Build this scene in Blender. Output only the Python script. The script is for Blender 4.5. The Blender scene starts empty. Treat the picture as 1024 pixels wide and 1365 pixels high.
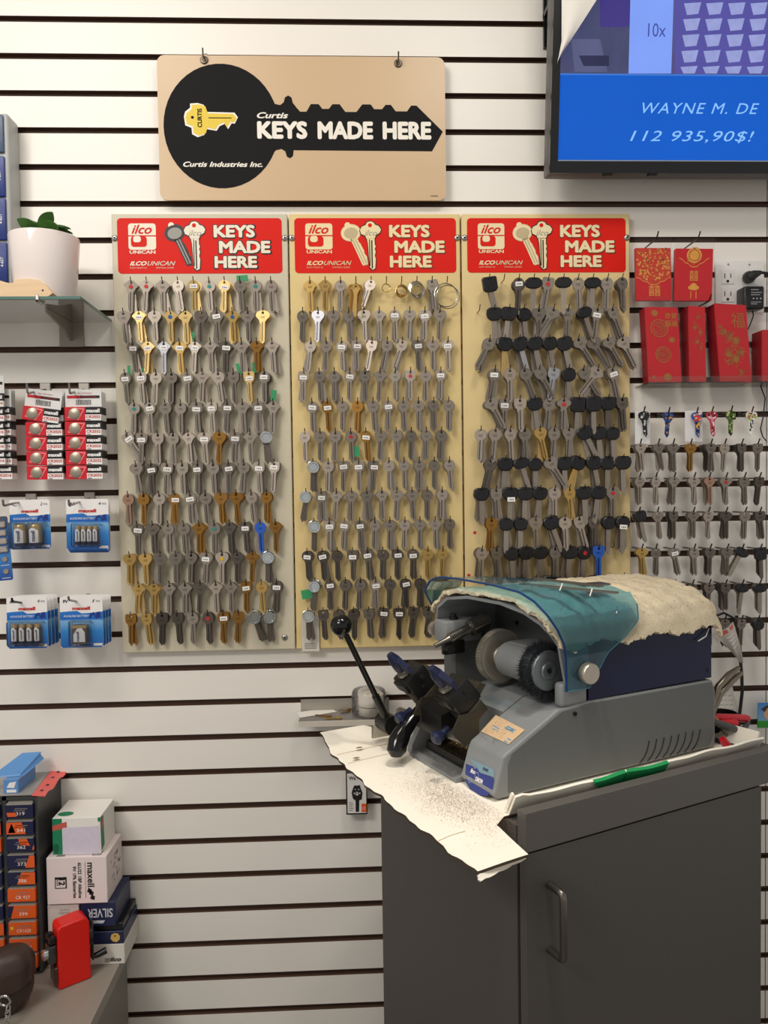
import bpy, bmesh, math, random
from mathutils import Vector, Matrix
from mathutils.geometry import tessellate_polygon

# ---------------------------------------------------------------- camera
SC = bpy.context.scene
COL = SC.collection
PI = math.pi
YAW, PITCH, ROLL, FPX = 0.0418576, 0.0343761, -0.0144367, 1035.0
CAM = Vector((0.0, -1.6837, 1.46))
_f = Vector((math.sin(YAW)*math.cos(PITCH), math.cos(YAW)*math.cos(PITCH), -math.sin(PITCH)))
_r0 = Vector((math.cos(YAW), -math.sin(YAW), 0)); _u0 = _r0.cross(_f)
_r = math.cos(ROLL)*_r0 + math.sin(ROLL)*_u0
_u = -math.sin(ROLL)*_r0 + math.cos(ROLL)*_u0
cd = bpy.data.cameras.new('camera'); cam = bpy.data.objects.new('camera', cd); COL.objects.link(cam)
cd.sensor_fit = 'HORIZONTAL'; cd.sensor_width = 36; cd.lens = 36*FPX/1024; cd.clip_start = 0.02
cam.matrix_world = Matrix(((_r.x, _u.x, -_f.x, CAM.x), (_r.y, _u.y, -_f.y, CAM.y), (_r.z, _u.z, -_f.z, CAM.z), (0, 0, 0, 1)))
SC.camera = cam

# ---------------------------------------------------------------- light
def lin(c):
    c = c/255.0
    return c/12.92 if c <= 0.04045 else ((c+0.055)/1.055)**2.4
def rgb(c): return (lin(c[0]), lin(c[1]), lin(c[2]), 1)
world = bpy.data.worlds.new('shop_air'); SC.world = world; world.use_nodes = True
world.node_tree.nodes['Background'].inputs[0].default_value = (1.0, 0.955, 0.91, 1)
world.node_tree.nodes['Background'].inputs[1].default_value = 0.50
def area(name, loc, rot, sx, sy, power, col):
    l = bpy.data.lights.new(name, 'AREA'); l.shape = 'RECTANGLE'; l.size = sx; l.size_y = sy; l.energy = power; l.color = col
    o = bpy.data.objects.new(name, l); o.location = loc; o.rotation_euler = rot; COL.objects.link(o); return o
area('ceiling_light_left', (-0.75, -1.05, 2.93), (0.30, 0, 0), 0.75, 0.30, 9.5, (1, 0.94, 0.87))
area('ceiling_light_right', (0.42, -1.15, 2.93), (0.12, 0, 0), 0.35, 0.30, 8, (1, 0.95, 0.88))
area('ceiling_light_rear', (-1.35, -2.3, 2.93), (0.5, -0.35, 0), 1.0, 0.6, 44, (1, 0.95, 0.89))
def spot(name, loc, target, deg, blend, power, radius, col):
    l = bpy.data.lights.new(name, 'SPOT'); l.spot_size = math.radians(deg); l.spot_blend = blend; l.energy = power; l.shadow_soft_size = radius; l.color = col
    o = bpy.data.objects.new(name, l); o.location = loc; o.rotation_euler = (Vector(target)-Vector(loc)).to_track_quat('-Z', 'Y').to_euler(); COL.objects.link(o); return o
spot('ceiling_spotlight', (0.16, -0.90, 2.94), (0.19, -0.56, 0.97), 30, 0.8, 58, 0.05, (1, 0.92, 0.80))
SC.view_settings.view_transform = 'Standard'; SC.view_settings.look = 'None'
SC.view_settings.gamma = 1; SC.view_settings.use_curve_mapping = False
SC.view_settings.exposure = 0.0

# ---------------------------------------------------------------- helpers
random.seed(7)
RN = random.Random(11)
def at(x, y, Y=0.0):
    "point of the vertical plane y=Y that the photograph shows at pixel x, y"
    d = _f + _r*((x-512)/FPX) - _u*((y-682.5)/FPX)
    return CAM + d*((Y-CAM.y)/d.y)
MATS = {}
def mat(key, c, rough=0.5, metal=0.0, var=0.06, scale=40.0, bump=0.0, bscale=None, emit=0.0, trans=0.0, alpha=1.0, stretch=None, coat=0.0, spec=None, ior=1.45):
    if key in MATS: return MATS[key]
    m = bpy.data.materials.new(key); MATS[key] = m; m.use_nodes = True
    nt = m.node_tree; b = nt.nodes['Principled BSDF']
    col = rgb(c)
    b.inputs['Roughness'].default_value = rough; b.inputs['Metallic'].default_value = metal
    if spec is not None: b.inputs['Specular IOR Level'].default_value = spec
    b.inputs['IOR'].default_value = ior
    if coat: b.inputs['Coat Weight'].default_value = coat
    if trans: b.inputs['Transmission Weight'].default_value = trans
    if alpha < 1: b.inputs['Alpha'].default_value = alpha
    tc = nt.nodes.new('ShaderNodeTexCoord'); no = nt.nodes.new('ShaderNodeTexNoise')
    no.inputs['Scale'].default_value = scale; no.inputs['Detail'].default_value = 4
    src = tc.outputs['Object']
    if stretch:
        mp = nt.nodes.new('ShaderNodeMapping'); mp.inputs['Scale'].default_value = stretch
        nt.links.new(src, mp.inputs[0]); src = mp.outputs[0]
    nt.links.new(src, no.inputs['Vector'])
    mx = nt.nodes.new('ShaderNodeMix'); mx.data_type = 'RGBA'
    mx.inputs[6].default_value = tuple(max(0, v*(1-var)) for v in col[:3])+(1,)
    mx.inputs[7].default_value = tuple(min(1, v*(1+var)) for v in col[:3])+(1,)
    nt.links.new(no.outputs['Fac'], mx.inputs[0]); nt.links.new(mx.outputs[2], b.inputs['Base Color'])
    if emit:
        nt.links.new(mx.outputs[2], b.inputs['Emission Color']); b.inputs['Emission Strength'].default_value = emit
    if bump:
        n2 = nt.nodes.new('ShaderNodeTexNoise'); n2.inputs['Scale'].default_value = bscale or scale; n2.inputs['Detail'].default_value = 5
        nt.links.new(src, n2.inputs['Vector'])
        bp = nt.nodes.new('ShaderNodeBump'); bp.inputs['Strength'].default_value = bump; bp.inputs['Distance'].default_value = 0.002
        nt.links.new(n2.outputs['Fac'], bp.inputs['Height']); nt.links.new(bp.outputs[0], b.inputs['Normal'])
    return m
def clear(key, c, rough=0.05, tint=0.8, ior=1.3):
    "thin clear sheet: mostly see-through with a glossy surface (TINT = share that passes)"
    if key in MATS: return MATS[key]
    m = bpy.data.materials.new(key); MATS[key] = m; m.use_nodes = True; nt = m.node_tree
    for n in list(nt.nodes): nt.nodes.remove(n)
    out = nt.nodes.new('ShaderNodeOutputMaterial'); tr = nt.nodes.new('ShaderNodeBsdfTransparent'); gl = nt.nodes.new('ShaderNodeBsdfGlossy')
    df = nt.nodes.new('ShaderNodeBsdfDiffuse'); fr = nt.nodes.new('ShaderNodeFresnel'); m1 = nt.nodes.new('ShaderNodeMixShader'); m2 = nt.nodes.new('ShaderNodeMixShader')
    col = rgb(c); tr.inputs[0].default_value = col; df.inputs[0].default_value = col
    gl.inputs['Roughness'].default_value = rough; fr.inputs[0].default_value = ior
    m1.inputs[0].default_value = 1-tint
    nt.links.new(tr.outputs[0], m1.inputs[1]); nt.links.new(df.outputs[0], m1.inputs[2])
    nt.links.new(fr.outputs[0], m2.inputs[0]); nt.links.new(m1.outputs[0], m2.inputs[1]); nt.links.new(gl.outputs[0], m2.inputs[2])
    nt.links.new(m2.outputs[0], out.inputs[0]); return m
def gradmat(key, stops, axis=2, z0=0.0, z1=1.0, rough=0.35):
    "printed colour gradient along an object axis"
    if key in MATS: return MATS[key]
    m = bpy.data.materials.new(key); MATS[key] = m; m.use_nodes = True; nt = m.node_tree; b = nt.nodes['Principled BSDF']
    b.inputs['Roughness'].default_value = rough
    tc = nt.nodes.new('ShaderNodeTexCoord'); sx = nt.nodes.new('ShaderNodeSeparateXYZ'); nt.links.new(tc.outputs['Generated'], sx.inputs[0])
    cr = nt.nodes.new('ShaderNodeValToRGB'); el = cr.color_ramp.elements
    while len(el) < len(stops): el.new(0.5)
    for e, (p, c) in zip(el, stops): e.position = p; e.color = rgb(c)
    nt.links.new(sx.outputs[axis], cr.inputs[0]); nt.links.new(cr.outputs[0], b.inputs['Base Color']); return m

WM = {}
class MB:
    def __init__(s, M=None): s.v = []; s.f = []; s.mi = []; s.sm = []; s.M = M if M is not None else Matrix()
    def add(s, vs, fs, mi=0, smooth=False, X=None):
        n = len(s.v); T = s.M if X is None else s.M @ X
        s.v += [T @ Vector(p) for p in vs]
        for f in fs: s.f.append([n+i for i in f]); s.mi.append(mi); s.sm.append(smooth)
        return s
    def box(s, a, b, mi=0, X=None):
        x0, y0, z0 = a; x1, y1, z1 = b
        return s.add([(x0,y0,z0),(x1,y0,z0),(x1,y1,z0),(x0,y1,z0),(x0,y0,z1),(x1,y0,z1),(x1,y1,z1),(x0,y1,z1)],
                     [(0,3,2,1),(4,5,6,7),(0,1,5,4),(1,2,6,5),(2,3,7,6),(3,0,4,7)], mi, False, X)
    def rbox(s, a, b, r, seg=2, mi=0, X=None):
        bm = bmesh.new(); bmesh.ops.create_cube(bm, size=1)
        for v in bm.verts:
            v.co = Vector([(a[i]+b[i])/2 + v.co[i]*(b[i]-a[i]) for i in range(3)])
        bmesh.ops.bevel(bm, geom=bm.edges[:], offset=r, segments=seg, profile=0.5, affect='EDGES')
        bm.verts.index_update()
        s.add([v.co.copy() for v in bm.verts], [[v.index for v in f.verts] for f in bm.faces], mi, seg > 1, X); bm.free(); return s
    def prism(s, poly, axis, lo, hi, mi=0, X=None, smooth=False, cap=True):
        def P(p, t):
            return (t, p[0], p[1]) if axis == 'x' else (p[0], t, p[1]) if axis == 'y' else (p[0], p[1], t)
        n = len(poly); vs = [P(p, lo) for p in poly]+[P(p, hi) for p in poly]
        fs = [(i, (i+1) % n, n+(i+1) % n, n+i) for i in range(n)]
        s.add(vs, fs, mi, smooth, X)
        if cap: s.add(vs, [tuple(range(n))[::-1], tuple(range(n, 2*n))], mi, False, X)
        return s
    def prism_hole(s, outer, hole, lo, hi, mi=0, X=None):
        "plate in the local xz plane with one hole, thickness along y"
        n, m = len(outer), len(hole); al = outer+hole; N = n+m
        tri = tessellate_polygon([[Vector((p[0], p[1], 0)) for p in outer], [Vector((p[0], p[1], 0)) for p in hole]])
        vs = [(p[0], lo, p[1]) for p in al]+[(p[0], hi, p[1]) for p in al]
        fs = [tuple(t) for t in tri]+[tuple(N+i for i in t[::-1]) for t in tri]
        fs += [(i, (i+1) % n, N+(i+1) % n, N+i) for i in range(n)]+[(n+i, n+(i+1) % m, N+n+(i+1) % m, N+n+i) for i in range(m)]
        return s.add(vs, fs, mi, False, X)
    def face(s, pts, mi=0, X=None): return s.add(pts, [tuple(range(len(pts)))], mi, False, X)
    def tube(s, pts, r, n=8, mi=0, X=None, cap=True):
        pts = [Vector(p) for p in pts]; rs = r if isinstance(r, (list, tuple)) else [r]*len(pts)
        vs = []; fs = []; up = None
        for i, p in enumerate(pts):
            d = (pts[min(i+1, len(pts)-1)]-pts[max(i-1, 0)]).normalized()
            if up is None:
                up = Vector((0, 0, 1)) if abs(d.z) < 0.9 else Vector((1, 0, 0))
            a = d.cross(up).normalized(); up = a.cross(d).normalized()
            for k in range(n):
                t = 2*PI*k/n; vs.append(p + (a*math.cos(t)+up*math.sin(t))*rs[i])
        for i in range(len(pts)-1):
            for k in range(n): fs.append((i*n+k, i*n+(k+1) % n, (i+1)*n+(k+1) % n, (i+1)*n+k))
        if cap: fs += [tuple(range(n))[::-1], tuple(range((len(pts)-1)*n, len(pts)*n))]
        return s.add(vs, fs, mi, True, X)
    def lathe(s, prof, n=24, axis='z', mi=0, X=None, smooth=True, c=(0, 0, 0)):
        "prof: (radius, height along axis)"
        vs = []; fs = []
        for r, h in prof:
            for k in range(n):
                t = 2*PI*k/n; a, b = r*math.cos(t), r*math.sin(t)
                p = (a, b, h) if axis == 'z' else (a, h, b) if axis == 'y' else (h, a, b)
                vs.append((p[0]+c[0], p[1]+c[1], p[2]+c[2]))
        for i in range(len(prof)-1):
            for k in range(n): fs.append((i*n+k, i*n+(k+1) % n, (i+1)*n+(k+1) % n, (i+1)*n+k))
        if prof[0][0] > 1e-6: fs.append(tuple(range(n)))
        if prof[-1][0] > 1e-6: fs.append(tuple(range((len(prof)-1)*n, len(prof)*n)))
        return s.add(vs, fs, mi, smooth, X)
    def cyl(s, p0, p1, r, n=16, mi=0, X=None): return s.tube([p0, p1], r, n, mi, X)
    def ball(s, c, r, n=16, mi=0, X=None, sz=1.0):
        return s.lathe([(r*math.sin(PI*i/(n//2))+1e-7, -r*sz*math.cos(PI*i/(n//2))) for i in range(n//2+1)], n, 'z', mi, X, True, c)
    def grid(s, fn, nu, nv, th=0.0, mi=0, X=None, smooth=True):
        "fn(u,v) in 0..1 -> point; thickness th along -normal gives a closed sheet"
        P = [[Vector(fn(i/nu, j/nv)) for j in range(nv+1)] for i in range(nu+1)]
        vs = [p for row in P for p in row]; idx = lambda i, j: i*(nv+1)+j
        fs = [(idx(i, j), idx(i+1, j), idx(i+1, j+1), idx(i, j+1)) for i in range(nu) for j in range(nv)]
        if th:
            N = len(vs); low = []
            for i in range(nu+1):
                for j in range(nv+1):
                    a = P[min(i+1, nu)][j]-P[max(i-1, 0)][j]; b = P[i][min(j+1, nv)]-P[i][max(j-1, 0)]
                    low.append(P[i][j]-a.cross(b).normalized()*th)
            vs += low; fs += [tuple(N+q for q in f[::-1]) for f in fs[:nu*nv]]
            ring = [idx(i, 0) for i in range(nu+1)]+[idx(nu, j) for j in range(1, nv+1)]+[idx(i, nv) for i in range(nu-1, -1, -1)]+[idx(0, j) for j in range(nv-1, 0, -1)]
            for k in range(len(ring)):
                p, q = ring[k], ring[(k+1) % len(ring)]; fs.append((p, N+p, N+q, q))
        return s.add(vs, fs, mi, smooth, X)
    def build(s, name, m, parent=None, fixn=True, sharp=True):
        me = bpy.data.meshes.new(name)
        inv = WM[parent.name].inverted() if parent is not None else None
        vs = [inv @ v for v in s.v] if inv is not None else s.v
        me.from_pydata([tuple(v) for v in vs], [], s.f)
        for p, i, sm in zip(me.polygons, s.mi, s.sm): p.material_index = i; p.use_smooth = sm
        for x in (m if isinstance(m, (list, tuple)) else [m]): me.materials.append(x)
        if fixn:
            bm = bmesh.new(); bm.from_mesh(me); bmesh.ops.remove_doubles(bm, verts=bm.verts[:], dist=1e-7)
            bmesh.ops.recalc_face_normals(bm, faces=bm.faces[:])
            for e in bm.edges:
                if len(e.link_faces) == 2 and e.calc_face_angle(0) > 0.7: e.smooth = False
            bm.to_mesh(me); bm.free()
        o = bpy.data.objects.new(name, me); COL.objects.link(o)
        if parent is not None: o.parent = parent; WM[o.name] = WM[parent.name]
        else: WM[o.name] = Matrix()
        return o
def tag(o, label=None, cat=None, group=None, kind=None):
    if label: o['label'] = label
    if cat: o['category'] = cat
    if group: o['group'] = group
    if kind: o['kind'] = kind
    return o
def thing(name, label, cat, M=None, loc=None, rz=0.0, group=None):
    o = bpy.data.objects.new(name, None); o.empty_display_size = 0.01; COL.objects.link(o)
    if M is None: M = Matrix.Translation(Vector(loc or (0, 0, 0))) @ Matrix.Rotation(rz, 4, 'Z')
    o.matrix_world = M; WM[o.name] = M.copy(); return tag(o, label, cat, group)
def struct(name, mb, m, parent=None):
    o = mb.build(name, m, parent)
    if parent is None: o['kind'] = 'structure'
    return o
def clone(o, parent=None, M=None, label=None):
    kids = list(o.children); c = o.copy(); COL.objects.link(c)
    if parent is not None: c.parent = parent
    if M is not None: c.matrix_world = M; WM[c.name] = M.copy()
    if label: c['label'] = label
    for k in kids: clone(k, c)
    return c
def frame(o, x, z=None, n=None):
    "matrix with origin o, right x, up z (so text in its xy plane reads along x)"
    x = Vector(x).normalized(); z = Vector(z).normalized(); n = x.cross(z).normalized()
    return Matrix(((x.x, z.x, n.x, o[0]), (x.y, z.y, n.y, o[1]), (x.z, z.z, n.z, o[2]), (0, 0, 0, 1)))
FX = lambda o: frame(o, (1, 0, 0), (0, 0, 1))          # faces the shop (-y)
def text(s, F, w, h, m, parent, shear=0.0, bold=0.0, name='lettering', spacing=1.0):
    cu = bpy.data.curves.new('t', 'FONT'); cu.body = s; cu.size = 1; cu.shear = shear; cu.resolution_u = 3; cu.space_character = spacing
    cu.fill_mode = 'FRONT'
    ob = bpy.data.objects.new('t', cu); COL.objects.link(ob)
    dg = bpy.context.evaluated_depsgraph_get(); me = bpy.data.meshes.new_from_object(ob.evaluated_get(dg))
    bpy.data.objects.remove(ob); bpy.data.curves.remove(cu)
    if not len(me.vertices): return None
    if bold:
        bm = bmesh.new(); bm.from_mesh(me); base = bm.faces[:]; zl = []
        for k in range(8):
            a = PI/4*k; g = bmesh.ops.duplicate(bm, geom=base)
            bmesh.ops.translate(bm, verts=[e for e in g['geom'] if isinstance(e, bmesh.types.BMVert)], vec=(bold*math.cos(a), bold*math.sin(a), k+1))
        bm.to_mesh(me); bm.free()
    xs = [v.co.x for v in me.vertices]; ys = [v.co.y for v in me.vertices]
    x0, x1, y0, y1 = min(xs), max(xs), min(ys), max(ys)
    sx = w/max(1e-6, x1-x0) if w else h/(y1-y0); sy = h/max(1e-6, y1-y0) if h else sx
    T = WM[parent.name].inverted() @ F
    for v in me.vertices: v.co = T @ Vector(((v.co.x-(x0+x1)/2)*sx, (v.co.y-(y0+y1)/2)*sy, v.co.z*0.00002))
    me.materials.clear(); me.materials.append(m); me.name = name
    o = bpy.data.objects.new(name, me); COL.objects.link(o); o.parent = parent; WM[o.name] = WM[parent.name]
    return o
def rrect(x0, y0, x1, y1, r, n=5):
    out = []
    for cx, cy, a0 in ((x1-r, y1-r, 0), (x0+r, y1-r, PI/2), (x0+r, y0+r, PI), (x1-r, y0+r, 1.5*PI)):
        for i in range(n+1): a = a0+PI/2*i/n; out.append((cx+r*math.cos(a), cy+r*math.sin(a)))
    return out
def circ(cx, cy, r, n=20, ry=None): return [(cx+r*math.cos(2*PI*i/n), cy+(ry or r)*math.sin(2*PI*i/n)) for i in range(n)]
def flatp(name, polys, F, m, parent, th=0.0):
    "flat print: polygons given in the frame's xy"
    b = MB(F)
    for p in polys:
        if th: b.prism(p, 'z', 0, th)
        else: b.face([(q[0], q[1], 0) for q in p])
    return b.build(name, m, parent, fixn=bool(th))
ORD = ['first','second','third','fourth','fifth','sixth','seventh','eighth','ninth','tenth','eleventh','twelfth']

# ---------------------------------------------------------------- the room
M_SLAT = mat('slat_laminate', (240, 236, 228), 0.38, 0, 0.025, 6, stretch=(0.6, 1, 3))
M_SLOT = mat('slot_brown', (92, 68, 54), 0.7, 0, 0.15, 30)
Z0, PIT, SLOT = 2.4432, 0.0762, 0.0118
SEAM = 0.9195
wb = struct('wall_back', MB().box((-2.4, 0.013, 0), (2.4, 0.06, 3.0)), M_SLOT)
for k in range(-7, 33):
    zt = min(2.999, Z0-k*PIT-SLOT/2) if k > -7 else 2.999; zb = max(0.0, Z0-(k+1)*PIT+SLOT/2)
    if k == 32: zt = Z0-32*PIT-SLOT/2; zb = 0
    if zt-zb < 0.004: continue
    for xa, xb in ((-2.4, SEAM-0.0009), (SEAM+0.0009, 2.4)):
        b = MB(); b.add([(xa, 0.013, zb), (xb, 0.013, zb), (xb, 0.0004, zb), (xa, 0.0004, zb), (xa, 0.0, zb+0.0004), (xb, 0.0, zb+0.0004), (xa, 0, zt-0.0004), (xb, 0, zt-0.0004), (xa, 0.0004, zt), (xb, 0.0004, zt), (xa, 0.013, zt), (xb, 0.013, zt)],
              [(4, 5, 7, 6)], 0); n0 = 0
        b.f += [[0, 1, 2, 3], [3, 2, 5, 4], [6, 7, 9, 8], [8, 9, 11, 10], [0, 10, 11, 1], [0, 3, 4, 6, 8, 10], [1, 11, 9, 7, 5, 2]]; b.mi += [1]*7; b.sm += [False]*7
        b.build('panel', [M_SLAT, M_SLOT], wb)
fl = MB().box((-2.4, -4.2, -0.05), (2.4, 0.06, 0)); struct('floor', fl, mat('floor_vinyl', (120, 112, 102), 0.45, 0, 0.12, 9))
struct('ceiling', MB().box((-2.4, -4.2, 3.0), (2.4, 0.06, 3.05)), mat('ceiling_white', (226, 222, 214), 0.9, 0, 0.03, 20))

# ---------------------------------------------------------------- key meshes
NK = dict(rough=0.42, metal=0.9, var=0.14, scale=120)
KEYC = {'n': ('nickel', (158, 148, 137)), 's': ('bright_nickel', (176, 176, 182)), 'd': ('dark_nickel', (114, 106, 98)),
        'b': ('pale_brass', (206, 178, 120)), 'y': ('yellow_brass', (200, 166, 100)), 'o': ('old_brass', (158, 116, 58)),
        'p': ('copper_nickel', (178, 142, 122)), 'u': ('blue_paint', (38, 92, 190))}
def kmat(c):
    n, col = KEYC[c]
    return mat(n, col, **NK) if c != 'u' else mat(n, col, 0.35)
CWORD = {'n': 'silver', 's': 'bright silver', 'd': 'dark grey', 'b': 'pale brass', 'y': 'yellow brass', 'o': 'old brass', 'p': 'coppery', 'u': 'blue'}
SWORD = {'r': 'round-headed', 'k': 'keystone-headed', 's': 'angular-headed', 'o': 'oval-headed', 'q': 'square-headed', 'h': 'three-lobed'}
mm = 0.001
def half(shape):
    "right half of a key's bow in mm, hole at the origin, from top centre to where the blade starts"
    if shape == 'r': return [(10.8*math.sin(t), -6.2+10.8*math.cos(t)) for t in [i*PI/9 for i in range(8)]]
    if shape == 'o': return [(13.2*math.sin(t), -4.2+8.6*math.cos(t)) for t in [i*PI/9 for i in range(8)]]
    if shape == 'k': return [(0, 4.4), (6, 4.2), (10.5, 1.5), (12.4, -3), (11.6, -7.5), (8, -12.5), (6, -15), (5.2, -17)]
    if shape == 's': return [(0, 4.4), (4, 4), (7.5, 1), (12.6, -3), (12.8, -5.5), (8.5, -9.5), (6.8, -13), (5.2, -16)]
    if shape == 'q': return [(0, 4.4), (8, 4.4), (10.2, 2.6), (10.6, -6), (9.2, -12), (6, -14.5), (5.2, -16)]
    if shape == 'h': return [(0, 4.6), (4, 4), (5.5, 1), (9.5, 0), (12.2, -4), (10.8, -8.6), (7, -10), (5.2, -13)]
def key_poly(shape, bl=56, bw=4.4):
    h = half(shape); zb = min(h[-1][1], -15.5)
    right = h+[(bw, zb-0.5), (bw, -bl+5), (0.8, -bl)]
    left = [(-bw, -bl+8), (-bw, zb-3.5), (-5.6, zb-3), (-5.6, zb)]+[(-x, y) for x, y in h[:0:-1]]
    outer = right+left
    hole = [(2.5*math.sin(t), 2.5*math.cos(t)-0.2) for t in [i*2*PI/10 for i in range(10)]]
    return outer, hole
def key_mb(shape, M, b=None, mi=0, bl=56, gro=False):
    b = b or MB(); K = M @ Matrix.Diagonal((mm, mm, mm, 1))
    b.prism_hole(*key_poly(shape, bl), -1.1, 1.1, mi, K)
    b.box((1.2, -1.6, -bl+6), (2.9, 1.6, -18), mi, K)                                                    # milled ridge
    g = 1 if mi == 0 and gro else mi
    if gro:
        for x0, x1, z0, z1 in ((-1.5, 0.7, -bl+5, -16.5), (-3.9, -3.1, -bl+9, -20), (-4.2, 4.0, -7.6, -6.6), (-3.4, 3.2, -9.8, -9.0)): b.face([(x0, -1.18, z0), (x1, -1.18, z0), (x1, -1.18, z1), (x0, -1.18, z1)], 1, K)
    return b
def mesh_of(mb, name, m):
    o = mb.build(name, m); me = o.data; bpy.data.objects.remove(o); return me
KM = {}
def key_mesh(shape, c):
    v = RN.choice((0, 0, 1, 2)) if c in 'nd' else 0
    if (shape, c, v) not in KM:
        m = kmat(c) if not v else mat(KEYC[c][0]+('_worn' if v == 1 else '_fresh'), tuple(min(255, int(x*(0.86 if v == 1 else 1.14))) for x in KEYC[c][1]), **NK)
        g = mat('groove_'+KEYC[c][0], tuple(int(x*0.55) for x in KEYC[c][1]), 0.5, 0.7, 0.1, 80)
        KM[(shape, c, v)] = mesh_of(key_mb(shape, Matrix(), gro=True), 'house_key', [m, g])
    return KM[(shape, c, v)]
M_STK = mat('sticker_white', (244, 242, 238), 0.6); M_INK = mat('sticker_ink', (70, 66, 66), 0.7)
def stk():
    b = MB(); K = Matrix.Diagonal((mm, mm, mm, 1))
    b.box((-6.8, -0.35, -3.8), (6.8, 0.1, 3.8), 0, K)
    for x in (-4.6, -2.2, -0.6, 1.4, 3.2): b.face([(x, -0.42, -1.6), (x+1.1, -0.42, -1.6), (x+1.1, -0.42, 0.9), (x, -0.42, 0.9)], 1, K)
    return mesh_of(b, 'price_sticker', [M_STK, M_INK])
STK = stk()
def dot(c, key):
    b = MB(); b.lathe([(0, -0.5*mm), (3.6*mm, -0.45*mm), (3.6*mm, 0.1*mm)], 10, 'y', smooth=False); return mesh_of(b, 'colour_dot', mat(key, c, 0.5))
DOT = {'R': dot((196, 40, 44), 'dot_red'), 'G': dot((40, 140, 132), 'dot_teal'), 'B': dot((28, 92, 160), 'dot_blue'), 'Y': dot((210, 168, 40), 'dot_yellow')}
DWORD = {'R': 'red', 'G': 'teal', 'B': 'blue', 'Y': 'yellow'}
M_BLK = mat('black_plastic', (24, 24, 27), 0.32, 0, 0.2, 60); M_BLK2 = mat('black_rubber', (34, 34, 36), 0.6, 0, 0.2, 60)
CH = {}
def car_head(kind):
    if kind in CH: return CH[kind]
    P = {'B': [(0, 6), (9, 5.5), (13.5, 2), (14.5, -6), (12, -13), (7, -17), (0, -18)],
         'O': [(0, 5), (9, 4), (14.5, -1), (15.5, -6), (12, -11.5), (6, -14), (0, -14.5)],
         'S': [(0, 6), (11, 6), (13.5, 3.5), (13.5, -16), (10, -20), (5, -21), (0, -21)],
         'C': [(0, 5), (6, 4), (11, 0), (12.8, -7), (11, -14), (6, -18), (0, -19)]}[kind]
    out = P+[(-x, y) for x, y in P[-2:0:-1]]
    b = MB(); K = Matrix.Diagonal((mm, mm, mm, 1)); N = len(out); cx, cy = 0, sum(p[1] for p in out)/N
    def ring(s, y): return [((p[0]-cx)*s, y, cy+(p[1]-cy)*s) for p in out]
    rings = [ring(0.86, -3.9), ring(1, -2.6), ring(1, 2.6), ring(0.86, 3.9)]
    vs = [p for r in rings for p in r]
    fs = [(i*N+k, i*N+(k+1) % N, (i+1)*N+(k+1) % N, (i+1)*N+k) for i in range(3) for k in range(N)]+[tuple(range(N)), tuple(range(3*N, 4*N))]
    b.add(vs, fs, 0, False, K)
    b.lathe([(6.2, -3.9), (6.2, -4.5), (4.8, -4.5), (4.8, -4.0)], 14, 'y', 0, K, True, (0, 0, cy-1.5))
    b.add(*[([(-3.6, -4.05, 3.2), (3.6, -4.05, 3.2), (3.6, -4.05, 0.4), (-3.6, -4.05, 0.4)]), [(0, 1, 2, 3)]], 1, False, K)
    CH[kind] = mesh_of(b, 'head', [M_BLK, mat('head_slot', (8, 8, 9), 0.8)]); return CH[kind]
CBM = {}
def car_blade(c):
    if c not in CBM:
        b = MB(); K = Matrix.Diagonal((mm, mm, mm, 1))
        b.prism([(-4.2, -14), (4.2, -14), (4.2, -58), (1, -63), (-4.2, -57)], 'y', -1.2, 1.2, 0, K); b.box((-2, -1.6, -56), (0.2, 1.6, -15), 0, K)
        CBM[c] = mesh_of(b, 'blade', kmat(c))
    return CBM[c]
RINGM = {}
def ringkey_meshes(col):
    if col not in RINGM:
        r = MB(); r.lathe([(7.2*mm, -5*mm), (8.0*mm, -7*mm), (10.6*mm, -7*mm), (11.4*mm, -5.5*mm), (11.4*mm, -1*mm), (6*mm, -1*mm), (6*mm, -4*mm), (7.2*mm, -5*mm)], 24, 'y', c=(0, 0, -7*mm))
        r.tube([(11.0*mm*math.sin(t), 0.8*mm, -6.0*mm+11.0*mm*math.cos(t)) for t in [i*2*PI/20 for i in range(21)]], 0.9*mm, 5)
        c = MB(); c.lathe([(0, -3.6*mm), (6.6*mm, -4.2*mm), (6.6*mm, -1.5*mm)], 18, 'y', c=(0, 0, -7*mm))
        k = MB(); K = Matrix.Diagonal((mm, mm, mm, 1)); k.prism([(-4.2, -16), (4.2, -16), (4.2, -50), (1, -55), (-4.2, -49)], 'y', -1.1, 1.1, 0, K); k.box((-2, -1.5, -48), (0, 1.5, -17), 0, K)
        cm = {'b': ('ring_centre_blue', (64, 116, 140)), 'g': ('ring_centre_green', (22, 84, 66)), 's': ('ring_centre_grey', (130, 132, 134))}[col]
        RINGM[col] = (mesh_of(r, 'ring', mat('ring_chrome', (205, 212, 214), 0.2, 0.95, 0.08, 90)), mesh_of(c, 'centre', mat(cm[0], cm[1], 0.25, 0.3)), mesh_of(k, 'blade', kmat('d')))
    return RINGM[col]
def link(name, me, parent=None):
    o = bpy.data.objects.new(name, me); COL.objects.link(o)
    if parent is not None: o.parent = parent
    return o
import re
TOK = re.compile(r'^([rkosqhBOSCX])([a-z])([wRGBY]*)(?:@(-?\d+))?(?:\+(\d))?$')
def parse(t):
    m = TOK.match(t); assert m, t
    return m.group(1), m.group(2), m.group(3), float(m.group(4) or 0), (None if m.group(5) is None else int(m.group(5)))
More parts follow.
